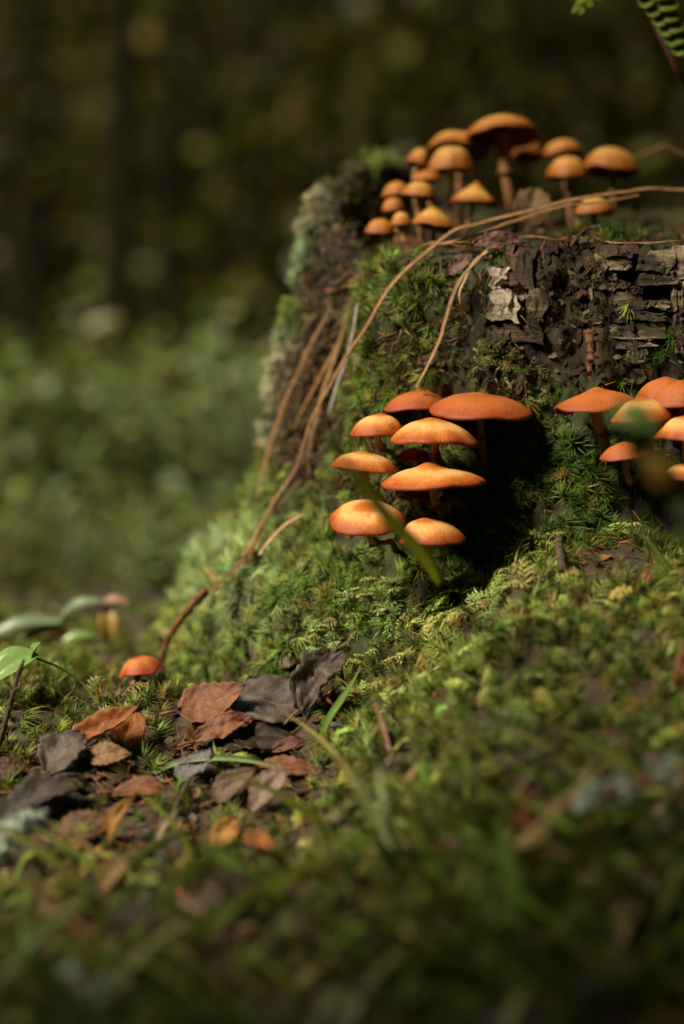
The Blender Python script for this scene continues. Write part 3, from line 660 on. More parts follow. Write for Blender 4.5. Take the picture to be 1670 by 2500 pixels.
# pale curled lichen and dry moss along the torn edge of the stump
edge = catmull([(1010, 418), (930, 400), (845, 402), (790, 450), (765, 530), (748, 600), (733, 690), (712, 780), (697, 850), (672, 930), (655, 1000), (645, 1080)], 700)
ep, en, et = [], [], []
for (a, b) in edge:
    if vnoise(np.array([b * .03, a * .03, 0.0]), 15) < -.35: continue
    for _ in range(2):
        du, dv = g.normal(-2, 7), g.normal(0, 8); h = cast(CAM, ray(a + du + 10, b + dv), (bvh_s,))
        if h is None: continue
        p_, n_ = h; k = vnoise(np.array([b * 0.012, a * 0.01, 0.0]), 5)
        ep.append(p_); en.append(n_ * 0.8 + np.array([-0.5, 0, 0.35]) + g.normal(0, 0.25, 3))
        et.append((0.27, 0.26, 0.15) if (k > 0.12 or b > 820) else ((0.17, 0.22, 0.11) if k > -0.25 else (0.13, 0.18, 0.035)))
ep, en, et = np.array(ep), np.array(en), np.array(et)
me, m = bake('edge_lichen', CURL + STAR_S, ep, en, g.uniform(0.006, 0.0125, len(ep)), tints(g, len(ep), et, 0.22, 0.08), M['lichen'], g)
tag(obj('lichen', me, m), 'pale grey green lichen and curled moss fringing the torn stump edge', 'lichen', kind='stuff')
# bark flakes crusting the rotten face
kb = blob(su, sv_, [(1400, 740, 110, 120, 1.), (1270, 700, 80, 90, .5), (1600, 760, 90, 150, .6), (1080, 800, 120, 150, .25), (760, 900, 90, 250, .4), (1300, 980, 120, 80, .6), (860, 540, 70, 110, .9), (820, 680, 60, 60, .7)])
sel = np.where((g.random(len(sp)) < kb * .85) & facing)[0]; q = len(sel)
fn = sn[sel] + g.normal(0, .35, (q, 3)); Bf = basis(fn, g); L_ = g.uniform(.0008, .0028, q); an = g.uniform(.35, 1, q)
ring = np.array([[-1, -.6, 0], [.1, -1, .15], [1, -.3, .25], [.8, .8, .1], [-.3, 1, .2], [-1, .4, 0]])
vv = np.einsum('nij,nvj->nvi', Bf, ring[None] * np.stack([L_ * an, L_, L_], 1)[:, None] * (1 + g.normal(0, .2, (q, 6, 1)))) + (sp[sel] + sn[sel] * .0012)[:, None]
ff = np.array([[0, 1, 5], [1, 4, 5], [1, 2, 4], [2, 3, 4]]); ff = (ff[None] + (np.arange(q) * 6)[:, None, None]).reshape(-1, 3)
fc = tints(g, q, np.where((g.random(q) < .3)[:, None], np.array([.10, .07, .04]), np.array([.026, .018, .010])), .4, .05)
tag(obj('bark_flakes', mesh_from('bark_flakes', vv.reshape(-1, 3), ff, col=np.repeat(fc, 6, 0), smooth_=False), M['lichen']), 'dark crumbling bark flakes crusting the rotten stump face', 'bark', kind='stuff')
# small dry wisps everywhere on the stump
inner = blob(su, sv_, [(860, 520, 75, 110, .5), (800, 700, 60, 80, .25)])
sel = (g.random(len(sp)) < 0.018 + 0.35 * inner) & (facing | (inner > .05)) & (sp[:, 2] > 0.03)
p, n = sp[sel], sn[sel]
me, m = bake('dry_moss', CURL, p, n + g.normal(0, 0.4, n.shape), g.uniform(0.004, 0.008, len(p)), tints(g, len(p), (0.095, 0.085, 0.025), 0.35, 0.2), M['moss'], g)
tag(obj('dry_moss', me, m), 'short brownish dry moss scattered over the stump bark', 'moss', kind='stuff')

# --- on the ground
def gsample(n, x0, x1, y0, y1):
    x, y = g.uniform(x0, x1, n), g.uniform(y0, y1, n); z = ground_z(x, y); e = 0.004
    nx = -(ground_z(x + e, y) - z) / e; ny = -(ground_z(x, y + e) - z) / e
    return np.stack([x, y, z], 1), np.stack([nx, ny, np.ones(n)], 1)
def outside_stump(p): 
    dx, dy = p[:, 0] - SCX, p[:, 1] - SCY; return np.hypot(dx, dy) > stump_r(np.arctan2(dy, dx), p[:, 2], False) - 0.01
litter_b = [(640, 1760, 200, 130, 1.), (480, 1900, 260, 110, 1.), (270, 1890, 170, 85, 1.), (330, 2100, 260, 130, .95), (450, 2330, 380, 260, .9), (820, 1680, 70, 90, .8), (150, 2000, 150, 90, .8), (1450, 1370, 130, 40, .7), (335, 1700, 50, 38, 1.)]
gp, gn = gsample(26000, -0.32, 0.34, -0.26, 0.42)
ok = outside_stump(gp); gp, gn = gp[ok], gn[ok]
gu, gv_, _ = proj(gp); lit = blob(gu, gv_, litter_b); pt = 0.5 + 0.8 * fbm(gp * 22, 3, 90)
mound = smooth(-0.02, 0.05, gp[:, 0])
dens = (1 - 0.93 * lit) * np.clip(pt + 0.35 * mound, 0.08, 1); inview = (gu > -150) & (gu < 1820) & (gv_ < 2700)
dens = dens * np.where(inview, 1.15, 0.15)
r1 = g.random(len(gp)); crest = np.exp(-((gu - 1120) / 230) ** 2 - ((gv_ - 1460) / 110) ** 2)
isf = g.random(len(gp)) < 0.07 + 0.7 * crest
sel = (r1 < dens * 0.62) & ~isf
p, n = gp[sel], gn[sel]
bc = np.array([0.165, 0.205, 0.036]) * (0.8 + 0.35 * np.clip(fbm(p * 30, 2, 8), -1, 1))[:, None]
bc = np.where((g.random(len(p)) < 0.15)[:, None], np.array([0.20, 0.19, 0.035]), bc)
me, m = bake('ground_moss', STAR + STAR_S, p - [0, 0, 0.003], n + g.normal(0, 0.2, n.shape) + [0, 0, 0.4], g.uniform(0.010, 0.018, len(p)), tints(g, len(p), bc), M['moss'], g)
tag(obj('ground_moss', me, m), 'soft green star moss carpeting the ground around the stump', 'moss', kind='stuff'); print('ground star', len(p))
sel = (r1 < dens * 0.55) & isf
p, n = gp[sel], gn[sel]
me, m = bake('ground_feather_moss', FEA, p, n + g.normal(0, 0.25, n.shape), g.uniform(0.013, 0.023, len(p)), tints(g, len(p), (0.38, 0.43, 0.12)), M['moss'], g)
tag(obj('ground_feather_moss', me, m), 'bright yellow green feather moss cresting the mound before the stump', 'moss', kind='stuff'); print('ground feather', len(p))
# close foreground and the carpet further back
a1 = gsample(7000, -0.26, 0.28, -0.56, -0.26); a2 = gsample(9000, -1.6, 0.9, 0.42, 2.6)
p = np.vstack([a1[0], a2[0]]); n = np.vstack([a1[1], a2[1]]); gu, gv_, _ = proj(p); lit = blob(gu, gv_, litter_b)
sel = g.random(len(p)) < (1 - 0.85 * lit) * np.clip(0.5 + 0.9 * fbm(p * 14, 3, 91), 0.1, 1) * 0.8
p, n = p[sel], n[sel]; far = smooth(0.3, 1.5, p[:, 1])
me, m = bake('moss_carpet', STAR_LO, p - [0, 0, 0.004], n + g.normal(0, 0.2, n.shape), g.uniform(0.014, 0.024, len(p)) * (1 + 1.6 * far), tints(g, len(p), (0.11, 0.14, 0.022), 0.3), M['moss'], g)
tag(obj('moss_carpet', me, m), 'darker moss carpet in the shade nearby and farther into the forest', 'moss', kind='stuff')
# crumbled leaf fragments over the litter
q1, n1 = gsample(9000, -0.24, 0.24, -0.34, 0.2); u_, v_, _ = proj(q1); kk = blob(u_, v_, litter_b)
sel = (g.random(len(q1)) < .08 + .75 * kk) & outside_stump(q1); q1, n1 = q1[sel], n1[sel]; q = len(q1)
Bf = basis(n1 + g.normal(0, .4, (q, 3)), g); L_ = g.uniform(.0012, .006, q) * g.uniform(.5, 1, q); an = g.uniform(.3, 1, q)
vv = np.einsum('nij,nvj->nvi', Bf, ring[None] * np.stack([L_ * an, L_, L_ * 1.5], 1)[:, None] * (1 + g.normal(0, .22, (q, 6, 1)))) + q1[:, None] + [0, 0, .0015]
ff = np.array([[0, 1, 5], [1, 4, 5], [1, 2, 4], [2, 3, 4]]); ff = (ff[None] + (np.arange(q) * 6)[:, None, None]).reshape(-1, 3)
pal = np.array([[.10, .045, .02], [.05, .032, .02], [.16, .09, .045], [.03, .02, .014], [.09, .075, .065], [.20, .08, .02]])
fc = tints(g, q, pal[g.integers(0, 6, q)], .3, .1)
tag(obj('leaf_crumbs', mesh_from('leaf_crumbs', vv.reshape(-1, 3), ff, col=np.repeat(fc, 6, 0), smooth_=False), M['lichen']), 'brown crumbs of rotted leaves covering the soil', 'leaf litter', kind='stuff')
# fallen conifer needles
tn = np.array([[0, -.014, 0], [0, .014, 0], [0, 0, .02], [1, -.007, .03], [1, .007, .03], [1, 0, .045]]); tn[:, 0] -= 0.5
NEE = [(tn, np.array([[0, 1, 2], [3, 5, 4], [0, 3, 4], [0, 4, 1], [1, 4, 5], [1, 5, 2], [2, 5, 3], [2, 3, 0]]), np.ones(6))]
q1, n1 = gsample(4200, -0.26, 0.30, -0.3, 0.3); ok = outside_stump(q1); q1, n1 = q1[ok], n1[ok]
i = g.choice(len(sp), 2600); q2, n2 = sp[i] + sn[i] * 0.001, sn[i]
p = np.vstack([q1 + [0, 0, .002], q2]); n = np.vstack([n1, n2]) + g.normal(0, 0.25, (len(q1) + len(q2), 3))
me, m = bake('needles', NEE, p, n, g.uniform(0.008, 0.02, len(p)), tints(g, len(p), (0.20, 0.085, 0.025), 0.4, 0.15), M['needle'], g)
tag(obj('fallen_needles', me, m), 'rust brown conifer needles scattered over moss and soil', 'needles', kind='stuff')
#@@BACK
# ------------------------------------------------------------------ forest behind
def leafcloud(g, pts, size, tint, flat=0.5):
    """one folded four-sided leaf per point"""
    n = len(pts); d = g.normal(0, 1, (n, 3)); d[:, 2] *= flat; d /= np.linalg.norm(d, axis=1)[:, None]
    w = np.cross(d, g.normal(0, 1, (n, 3)) * [1, 1, 1] + [0, 0, 0.1]); w /= np.linalg.norm(w, axis=1)[:, None]; nn = np.cross(d, w)
    s = np.broadcast_to(size, (n,))[:, None]
    v = np.stack([pts, pts + d * s * .5 + w * s * .28 + nn * s * .08, pts + d * s, pts + d * s * .5 - w * s * .28 + nn * s * .08], 1).reshape(-1, 3)
    i = np.arange(n)[:, None] * 4; f = np.concatenate([i + [[0, 1, 2]], i + [[0, 2, 3]]])
    return v, f, np.repeat(tint, 4, axis=0)
def ground_at(u, d):
    x = (u - CU) / FPX * d; y = CAM[1] + d; return np.array([x, y, float(ground_z(np.array(x), np.array(y)))])
g = np.random.default_rng(17)
def tree(u, d, dia, label, seed, lean=0.0, group='tree trunks in the blurred forest behind'):
    q = np.random.default_rng(seed); b = ground_at(u, d) - [0, 0, 0.05]; H = 8.5
    t = np.linspace(0, 1, 22); c = np.stack([lean * t + 0.04 * np.sin(t * 5 + seed), 0.03 * np.cos(t * 4 + seed), H * t], 1)
    r = dia / 2 * (1 - 0.75 * t) * (1 + 0.6 * np.exp(-t * H / 0.12)); v, f = tube(c, r, 14)
    v = v + 0.06 * dia * np.stack([fbm(v * 9, 2, seed), fbm(v * 9, 2, seed + 3), 0 * v[:, 0]], 1)
    root = thing('tree', b, label, 'tree', group); obj('trunk', mesh_from('trunk', v, f), M['bark_far'], root)
    for k in range(7):
        z = q.uniform(0.5, 3.0); a = q.uniform(0, 6.28); L = q.uniform(0.25, 0.9); p0 = np.array([np.interp(z, c[:, 2], c[:, 0]), 0, z])
        dr = np.array([math.cos(a), math.sin(a), q.uniform(-0.25, 0.2)]); s = np.linspace(0, 1, 6)[:, None]
        vv, ff = tube(p0 + dr * L * s - np.array([0, 0, 0.12]) * s ** 2, 0.009 * (1.1 - s[:, 0]), 6); obj('branch', mesh_from('branch', vv, ff), M['bark_far'], root)
    n = 500; a = q.uniform(0, 6.28, n); zz = q.uniform(2.6, 8.6, n); rr = 1.5 * np.sqrt(q.random(n)) * np.clip((9 - zz) / 5, .15, 1)
    pts = np.stack([rr * np.cos(a) + np.interp(zz, c[:, 2], c[:, 0]), rr * np.sin(a), zz - 0.25 * rr], 1)
    v, f, cc = leafcloud(q, pts, q.uniform(.12, .28, n), tints(q, n, (0.045, 0.06, 0.012)))
    obj('crown', mesh_from('crown', v, f, col=cc), M['bgleaf'], root)
for k, (u, d, dia, ln, lab) in enumerate([
        (285, 4.6, 0.085, 0.1, 'slim dark tree trunk, thinner of the close pair in the forest'),
        (412, 6.0, 0.13, -0.1, 'dark tree trunk standing beside the slim one in the forest'),
        (60, 6.5, 0.16, 0.1, 'brownish tree trunk farther off among olive leaves'),
        (170, 8.0, 0.14, 0.0, 'grey brown tree trunk deep in the forest shade'),
        (620, 7.0, 0.12, 0.15, 'dim tree trunk seen past the lichen fringed stump edge'),
        (760, 8.5, 0.16, -0.1, 'tree trunk half lost in shade behind the stump'),
        (1010, 7.5, 0.2, 0.0, 'nearly black tree trunk behind the stump top mushrooms'),
        (1330, 6.5, 0.2, 0.1, 'nearly black tree trunk behind the domed caps of the stump top'),
        (1600, 7.2, 0.24, 0.0, 'black tree trunk behind the fern frond')]):
    tree(u, d, dia, lab, 100 + k, ln)
# bilberry shrubs
def shrub(seed, h, w, n, tint, ls, name, lab, grp, loc=None, cat='shrub', nst=7):
    q = np.random.default_rng(seed); root = thing(name, loc, lab, cat, grp); st = []; tips = []
    for k in range(nst):
        a = q.uniform(0, 6.28); s = np.linspace(0, 1, 6)[:, None]; e = np.array([math.cos(a) * w * q.uniform(.2, .8), math.sin(a) * w * q.uniform(.2, .8), h * q.uniform(.6, 1)])
        c = e * s + np.array([0, 0, 0.15 * h]) * np.sin(s * np.pi); st.append(tube(c, 0.010 * h * (1.2 - s[:, 0]), 5)); tips.append(c)
    v, f = join(st); obj('stems', mesh_from('stems', v, f), M['twig'], root)
    T = np.vstack(tips); i = q.choice(len(T), n); pts = T[i] + q.normal(0, 1, (n, 3)) * [w * .28, w * .28, h * .16]; pts[:, 2] = np.abs(pts[:, 2]) + 0.01
    v, f, cc = leafcloud(q, pts, q.uniform(.6, 1.3, n) * ls, tints(q, n, tint, .3, .12)); obj('foliage', mesh_from('foliage', v, f, col=cc), M['bgleaf'], root)
    return root
def dup(o, loc, rz, sc):
    c_ = o.copy(); COL.objects.link(c_); c_.location = tuple(loc); c_.rotation_euler = (0, 0, rz); c_.scale = (sc,) * 3
    for ch in o.children: k = ch.copy(); COL.objects.link(k); k.parent = c_
    return c_
LB = ['low green bilberry shrub blurred on the forest floor', 'low pale grey green bilberry shrub blurred on the forest floor', 'low olive yellow bilberry shrub blurred on the forest floor']; GB = 'bilberry shrubs on the forest floor'
protos = [shrub(200 + k, .22, .20, 420, t, .028, 'bilberry_shrub', LB[k], GB, ground_at(150 + 180 * k, 2.9 + .25 * k)) for k, t in enumerate([(.15, .20, .06), (.20, .25, .11), (.13, .15, .03)])]  # leaf tints raised to stand in for pale sky sheen
for k in range(46):
    d = g.uniform(2.3, 5.5); u = g.uniform(-60, 780)
    dup(protos[k % 3], ground_at(u, d), g.uniform(0, 6.28), g.uniform(.75, 1.35))
for k in range(22):
    d = g.uniform(1.45, 2.3); u = g.uniform(-60, 520); dup(protos[k % 3], ground_at(u, d), g.uniform(0, 6.28), g.uniform(.22, .42))
LT = ['tall yellow olive leafy bush filling the dim forest background', 'tall dark green leafy bush filling the dim forest background']; GT2 = 'leafy bushes in the forest background'
bp_ = [shrub(230 + k, 2.0, .9, 1500, t, .085, 'leafy_bush', LT[k], GT2, ground_at(600 + 500 * k, 6.2 + k), 'bush', 9) for k, t in enumerate([(.11, .105, .012), (.09, .095, .014)])]
for k, (u, d, s) in enumerate([(-80, 7, 1.1), (120, 7.4, .9), (330, 8, 1.1), (520, 6.6, .9), (700, 6.0, 1.), (850, 7, 1.2), (1000, 6.4, 1.1), (1250, 6.2, 1.2), (1500, 6.0, 1.2), (1700, 6.6, 1.1), (420, 9, 1.3), (0, 9, 1.3)]):
    dup(bp_[k % 2], ground_at(u, d), g.uniform(0, 6.28), s)
# far wood closing the view, and an unseen canopy added overhead to shape the light
n = 42000; pts = np.stack([g.uniform(-7, 7, n), g.uniform(9.5, 14, n), g.uniform(0, 1, n) ** 0.8 * 7], 1)
n2 = 22000; a = g.uniform(0, 2 * np.pi, n2); a = a[np.abs((a - np.pi / 2)) > 0.5]; n2 = len(a); rr = g.uniform(9.5, 14, n2)  # unseen ring of wood all around, added to cut side skylight
pts = np.vstack([pts, np.stack([rr * np.cos(a), rr * np.sin(a), g.uniform(0, 7, n2)], 1)]); sz = np.concatenate([g.uniform(.2, .5, n), g.uniform(.6, 1.1, n2)]); n = len(pts)
v, f, cc = leafcloud(g, pts, sz, tints(g, n, (.08, .085, .014), .4))
tag(obj('far_wood', mesh_from('far_wood', v, f, col=cc), M['bgleaf']), 'dark mass of far-off woodland foliage', 'woodland', kind='stuff')
n = 24000; pts = np.stack([g.uniform(-10, 9, n), g.uniform(-8, 11, n), g.uniform(2.6, 6.5, n)], 1)
A = np.array([0.02, -0.02, 0.12]); rel = pts - A; along = rel @ SUN_DIR; off = np.linalg.norm(rel - along[:, None] * SUN_DIR, axis=1)
tgt = pts - SUN_DIR * ((pts[:, 2] - 0.1) / SUN_DIR[2])[:, None]        # where each leaf throws its shade
gap = (off < 0.45 + 0.15 * np.clip(along, 0, None)) | ((tgt[:, 1] > 0.9) & (tgt[:, 1] < 9) & (np.abs(tgt[:, 0]) < 4) & (g.random(n) < 0.86))  # opening cut along the sun path, thinned to light the background
pts = pts[~gap]; n = len(pts)
k = 6500; tg = np.stack([g.uniform(-.8, .9, k), g.uniform(-1.1, -.295, k), np.full(k, -.05)], 1)  # unseen leaves added along the sun path to darken the foreground
low = tg + SUN_DIR * g.uniform(0.8, 1.25, k)[:, None]
k3 = 60; tg = np.stack([g.uniform(.05, .17, k3), g.uniform(-.32, -.18, k3), np.full(k3, .02)], 1); low = np.vstack([low, tg + SUN_DIR * g.uniform(.8, 1.2, k3)[:, None]])  # a few more added leaves, shading the near side of the mound
k2 = 150; tg = np.stack([g.uniform(.05, .75, k2), g.uniform(-.02, .5, k2), np.full(k2, .25)], 1); low = np.vstack([low, tg + SUN_DIR * g.uniform(.75, 1.15, k2)[:, None]])  # sparse added leaves dimming the upper stump
v0, f0, cc0 = leafcloud(g, low, g.uniform(.05, .10, len(low)), tints(g, len(low), (.06, .08, .015)), 0.4)
tag(obj('added_shade_bough', mesh_from('added_shade_bough', v0, f0, col=cc0), M['bgleaf']), 'unseen low bough shading the grass', 'bough', kind='stuff')
v, f, cc = leafcloud(g, pts, g.uniform(.25, .6, n), tints(g, n, (.06, .08, .015)), 0.25)
tag(obj('canopy', mesh_from('canopy', v, f, col=cc), M['bgleaf']), 'leaf canopy added overhead, unseen, its gap shaped to let light in', 'canopy', kind='stuff')
#@@LITTER
# ------------------------------------------------------------------ fallen leaves
def leaf(label, u, v, lpx, wpx, ang, nrm, c1, c2, bend=0.2, cup=0.2, crum=0.06, seed=0, shape='birch', lift=0.004, rough=0.5, trans=0.15, stalk=True, at=None, group=None, name='fallen_leaf', twist=0.0, serr=0.05):
    q = np.random.default_rng(seed + 900)
    if at is None:
        nz = math.sqrt(max(0, 1 - unit(nrm)[2] ** 2)); ext = .5 * (abs(math.sin(R(ang))) * lpx + abs(math.cos(R(ang))) * wpx) * nz
        p = P(u, v, float(hit(u, v + ext * .85)[0][1]))
    else: p = P(u, v, at)
    lift = .002
    sc = np.linalg.norm(p - CAM) / FPX; L, Wd = lpx * sc, wpx * sc
    n = unit(nrm); sd = np.array([math.cos(R(ang)), 0, math.sin(R(ang))]); x = unit(sd - (sd @ n) * n); y = np.cross(n, x)
    nl, nw = 30, 15; t = np.linspace(0, 1, nl); s = np.linspace(-1, 1, nw); T, S = np.meshgrid(t, s, indexing='ij')
    if shape == 'birch': w = np.sin(np.pi * t ** 0.75) ** 0.8 * (1 - 0.25 * t)
    elif shape == 'willow': w = np.sin(np.pi * t ** 0.9) ** 0.9
    else: w = np.sin(np.pi * np.clip(t, .02, .98)) ** 0.5
    w = w * (1 + serr * np.sign(np.sin(t * 47)) * (0.5 + 0.5 * q.random(nl))) * (1 + (0.16 * fbm(np.stack([t * 5, 0 * t + seed, 0 * t], -1), 3, seed) + .03 * q.normal(0, 1, nl)) * (shape == 'torn'))
    X = (T - 0.5) * L; Yc = S * w[:, None] * Wd / 2
    a = np.stack([T * 3 + seed, S * 1.5, 0 * T], -1)
    crum = crum * .6
    Zc = -bend * L * ((T - 0.5) * 2) ** 2 * 0.5 + cup * Wd * (np.abs(S) * w[:, None]) ** 1.5 * 0.5 + crum * L * fbm(a * 1.6, 3, seed) + twist * L * S * (T - 0.5)
    Zc = Zc + 0.006 * L * np.cos(np.pi * 2 * 7 * (T - 0.32 * np.abs(S)))            # side-vein relief
    Zc = Zc - 0.012 * L * np.exp(-(S / 0.08) ** 2)
    Zc = Zc - Zc.mean()
    V = p + n * lift + X[..., None] * x + Yc[..., None] * y + Zc[..., None] * n
    V = V.reshape(-1, 3); i = np.arange(nl - 1)[:, None] * nw + np.arange(nw - 1)[None]
    F = np.stack([i, i + nw, i + nw + 1, i + 1], -1).reshape(-1, 4)
    uv = np.stack([S.ravel(), T.ravel()], 1)
    root = thing(name, p, label, 'leaf', group)
    c1, c2 = tuple(x * .72 for x in c1), tuple(x * .72 for x in c2)
    b = obj('blade', mesh_from('blade', V - p, F, uv=uv), mat_leaf(c1, c2, rough, trans), root)
    so = b.modifiers.new('thick', 'SOLIDIFY'); so.thickness = 0.0004
    if stalk:
        e = V.reshape(nl, nw, 3)[0, nw // 2]; k = np.linspace(0, 1, 7)[:, None]
        c = e - x * L * 0.28 * k + n * L * 0.05 * np.sin(k * 3) + y * L * 0.05 * k ** 2 + x * 0.02 * L
        vv, ff = tube(c, 0.0006 * (1 + 0.5 * k[:, 0]), 6); obj('stalk', mesh_from('stalk', vv - p, ff), M['redtwig'], root)
    return root
BR, TAN = ((.10, .035, .014), (.30, .115, .045)), ((.16, .085, .035), (.36, .21, .09))
GREY, DARK = ((.045, .035, .030), (.16, .125, .10)), ((.018, .012, .009), (.065, .042, .03))
ORG, MAR, YEL = ((.22, .06, .010), (.50, .17, .03)), ((.03, .006, .005), (.10, .018, .012)), ((.25, .11, .015), (.55, .27, .05))
BLG = ((.06, .055, .06), (.19, .175, .18))
for k, (lab, u, v, l, w, ang, nr, cl, kw) in enumerate([
    ('rust brown serrated birch leaf propped upright in the litter', 522, 1712, 175, 125, 20, (-.25, -.75, .6), BR, dict(bend=-.25, cup=.25, lift=.010)),
    ('large flat grey brown leaf lying behind the rust brown birch leaf', 690, 1722, 265, 150, -10, (.05, -.62, .8), GREY, dict(shape='torn', bend=.1, cup=.1, lift=.006)),
    ('crumpled curled brown leaf at the foot of the moss', 782, 1655, 185, 105, 62, (-.3, -.8, .5), GREY, dict(shape='torn', bend=.35, cup=.6, crum=.16, lift=.012)),
    ('ragged orange brown leaf edge under the birch leaf', 545, 1780, 150, 62, 30, (-.1, -.7, .7), BR, dict(shape='torn', crum=.1, lift=.006)),
    ('wet dark brown leaf flat below the grey brown one', 630, 1815, 240, 90, 8, (0, -.5, .85), DARK, dict(shape='torn', rough=.3)),
    ('blue grey shiny leaf standing at a slant in the litter', 478, 1872, 110, 80, 50, (-.3, -.7, .6), BLG, dict(rough=.3, bend=-.2)),
    ('long bright orange leaf folded like a trough', 245, 1785, 225, 70, 33, (-.35, -.55, .7), ORG, dict(shape='willow', cup=.9, bend=-.15, lift=.012, trans=.3)),
    ('torn orange leaf piece beside the folded orange leaf', 312, 1790, 110, 90, 70, (.1, -.9, .35), ORG, dict(shape='torn', lift=.008, trans=.3)),
    ('speckled tan leaf under the folded orange leaf', 268, 1848, 105, 75, 10, (0, -.7, .7), TAN, dict(bend=.2)),
    ('dark grey withered leaf half under green moss', 158, 1835, 130, 110, 70, (-.2, -.7, .7), GREY, dict(shape='torn', crum=.12)),
    ('dark maroon leaf against the moss cushion', 25, 1882, 100, 60, 20, (0, -.8, .5), MAR, dict(rough=.3)),
    ('large dark brown leaf folded into a ridge', 95, 1955, 190, 100, 32, (-.3, -.55, .75), DARK, dict(shape='torn', cup=.7, lift=.008)),
    ('flat rusty leaf fragment covered in needles', 340, 1932, 130, 62, 15, (0, -.5, .85), BR, dict(shape='torn')),
    ('curled yellow orange leaf standing on edge', 292, 2005, 165, 42, 62, (-.5, -.8, .2), YEL, dict(shape='willow', bend=.5, cup=.5, lift=.014, trans=.3)),
    ('brown leaf with dark veins and spots', 212, 2025, 150, 100, 15, (-.1, -.7, .7), ((.07, .03, .012), (.22, .10, .04)), dict(lift=.008, crum=.1)),
    ('narrow tan leaf pointing at the soil', 282, 2140, 120, 42, 55, (-.4, -.8, .4), TAN, dict(shape='willow', bend=.4, cup=.5, lift=.012)),
    ('brown leaf standing half in the shade of the blurred blade', 575, 1915, 125, 75, 40, (-.3, -.8, .5), ((.08, .05, .03), (.22, .14, .09)), dict(cup=.5, lift=.012)),
    ('pale pinkish brown leaf leaning against the mossy mound', 655, 1930, 130, 62, 58, (-.3, -.8, .5), ((.16, .10, .075), (.36, .25, .19)), dict(shape='torn', cup=.5, lift=.014)),
    ('blurred orange leaf at the foot of the mossy mound', 640, 2055, 105, 48, -30, (-.2, -.8, .5), ORG, dict(lift=.012)),
    ('ochre leaf under the blurred orange leaf', 550, 2035, 95, 60, 60, (0, -.8, .5), YEL, dict(shape='torn')),
    ('pale pink crumpled leaf on the dark soil', 458, 2235, 110, 62, 65, (-.2, -.8, .5), ((.20, .12, .085), (.40, .27, .20)), dict(shape='torn', crum=.2, lift=.015)),
    ('tall orange red leaf standing among the grass', 1282, 2035, 215, 90, 88, (.1, -1, .1), ((.22, .055, .015), (.48, .14, .04)), dict(lift=.03, bend=.15, trans=.3)),
    ('pinkish brown leaf lying in the grass tuft', 1112, 2068, 70, 60, 30, (0, -.8, .5), ((.14, .07, .05), (.30, .17, .12)), dict(lift=.012)),
    ('narrow pinkish leaf beside the tall orange red leaf', 1352, 2115, 140, 34, 78, (.2, -1, .1), ((.16, .10, .08), (.32, .21, .17)), dict(shape='willow', lift=.02)),
    ('orange brown leaf standing on the mound beside dark moss', 1668, 1630, 130, 60, 84, (-.1, -1, .1), ((.20, .07, .02), (.42, .18, .06)), dict(lift=.02, trans=.3)),
    ('small torn brown leaf hanging in the mossy hollow', 700, 1606, 62, 52, 10, (-.1, -.9, .3), ((.09, .055, .035), (.22, .14, .09)), dict(shape='torn', bend=.4, lift=.010)),
    ('wine brown leaf sticking out below the crumpled leaf', 706, 1822, 90, 36, 22, (0, -.7, .6), ((.08, .025, .018), (.20, .07, .05)), dict(shape='torn', lift=.008)),
    ('reddish brown leaf beside the green grass blade', 848, 1745, 85, 50, -40, (.1, -.8, .5), ((.09, .025, .015), (.24, .08, .045)), dict(shape='torn', lift=.010)),
    ('dry brown leaf standing upright among the top mushrooms', 1300, 505, 90, 95, 80, (-.1, -1, .1), ((.10, .05, .015), (.26, .15, .05)), dict(shape='torn', lift=.012, at=.13)),
    ('dull red leaf lying on the front rim of the stump', 1215, 596, 130, 45, 8, (0, -.75, .65), ((.08, .03, .022), (.24, .11, .085)), dict(shape='torn', lift=.004, crum=.12)),
    ('small reddish leaf clinging below the stump rim', 1125, 648, 70, 48, 40, (-.3, -.85, .4), ((.09, .04, .03), (.24, .12, .09)), dict(shape='torn', lift=.004)),
    ('dark leaf stuck to the moss beside the dry stalk', 1052, 880, 44, 30, 20, (-.2, -1, .2), ((.03, .014, .014), (.09, .04, .04)), dict(lift=.004)),
    ('orange scrap of leaf at the shaded stump foot', 1570, 1415, 60, 24, 66, (0, -1, .2), ORG, dict(shape='willow', lift=.01)),
    ('grey brown leaf flat in the dark foreground soil', 330, 2260, 150, 110, 20, (0, -.5, .85), DARK, dict(shape='torn')),
    ('dark leaf under the curled yellow leaf', 420, 2080, 120, 80, -20, (0, -.6, .8), DARK, dict(shape='torn')),
    ('shadowed brown leaf by the pale pink crumpled leaf', 560, 2180, 140, 90, 30, (0, -.6, .8), ((.04, .025, .015), (.13, .075, .045)), dict(shape='torn')),
    ('amber leaf in the deepest foreground shade', 440, 2400, 90, 50, 10, (0, -.7, .6), YEL, dict(shape='torn', lift=.01)),
    ('yellow leaf corner at the dark foreground edge', 1640, 2490, 110, 60, 20, (0, -.7, .6), YEL, dict(shape='torn', lift=.01)),
    ('brown leaf below the wet dark one in the litter', 700, 1880, 150, 60, -10, (0, -.6, .75), BR, dict(shape='torn', lift=.006))]):
    leaf(lab, u, v, l, w, ang, nr, cl[0], cl[1], seed=k, **kw)
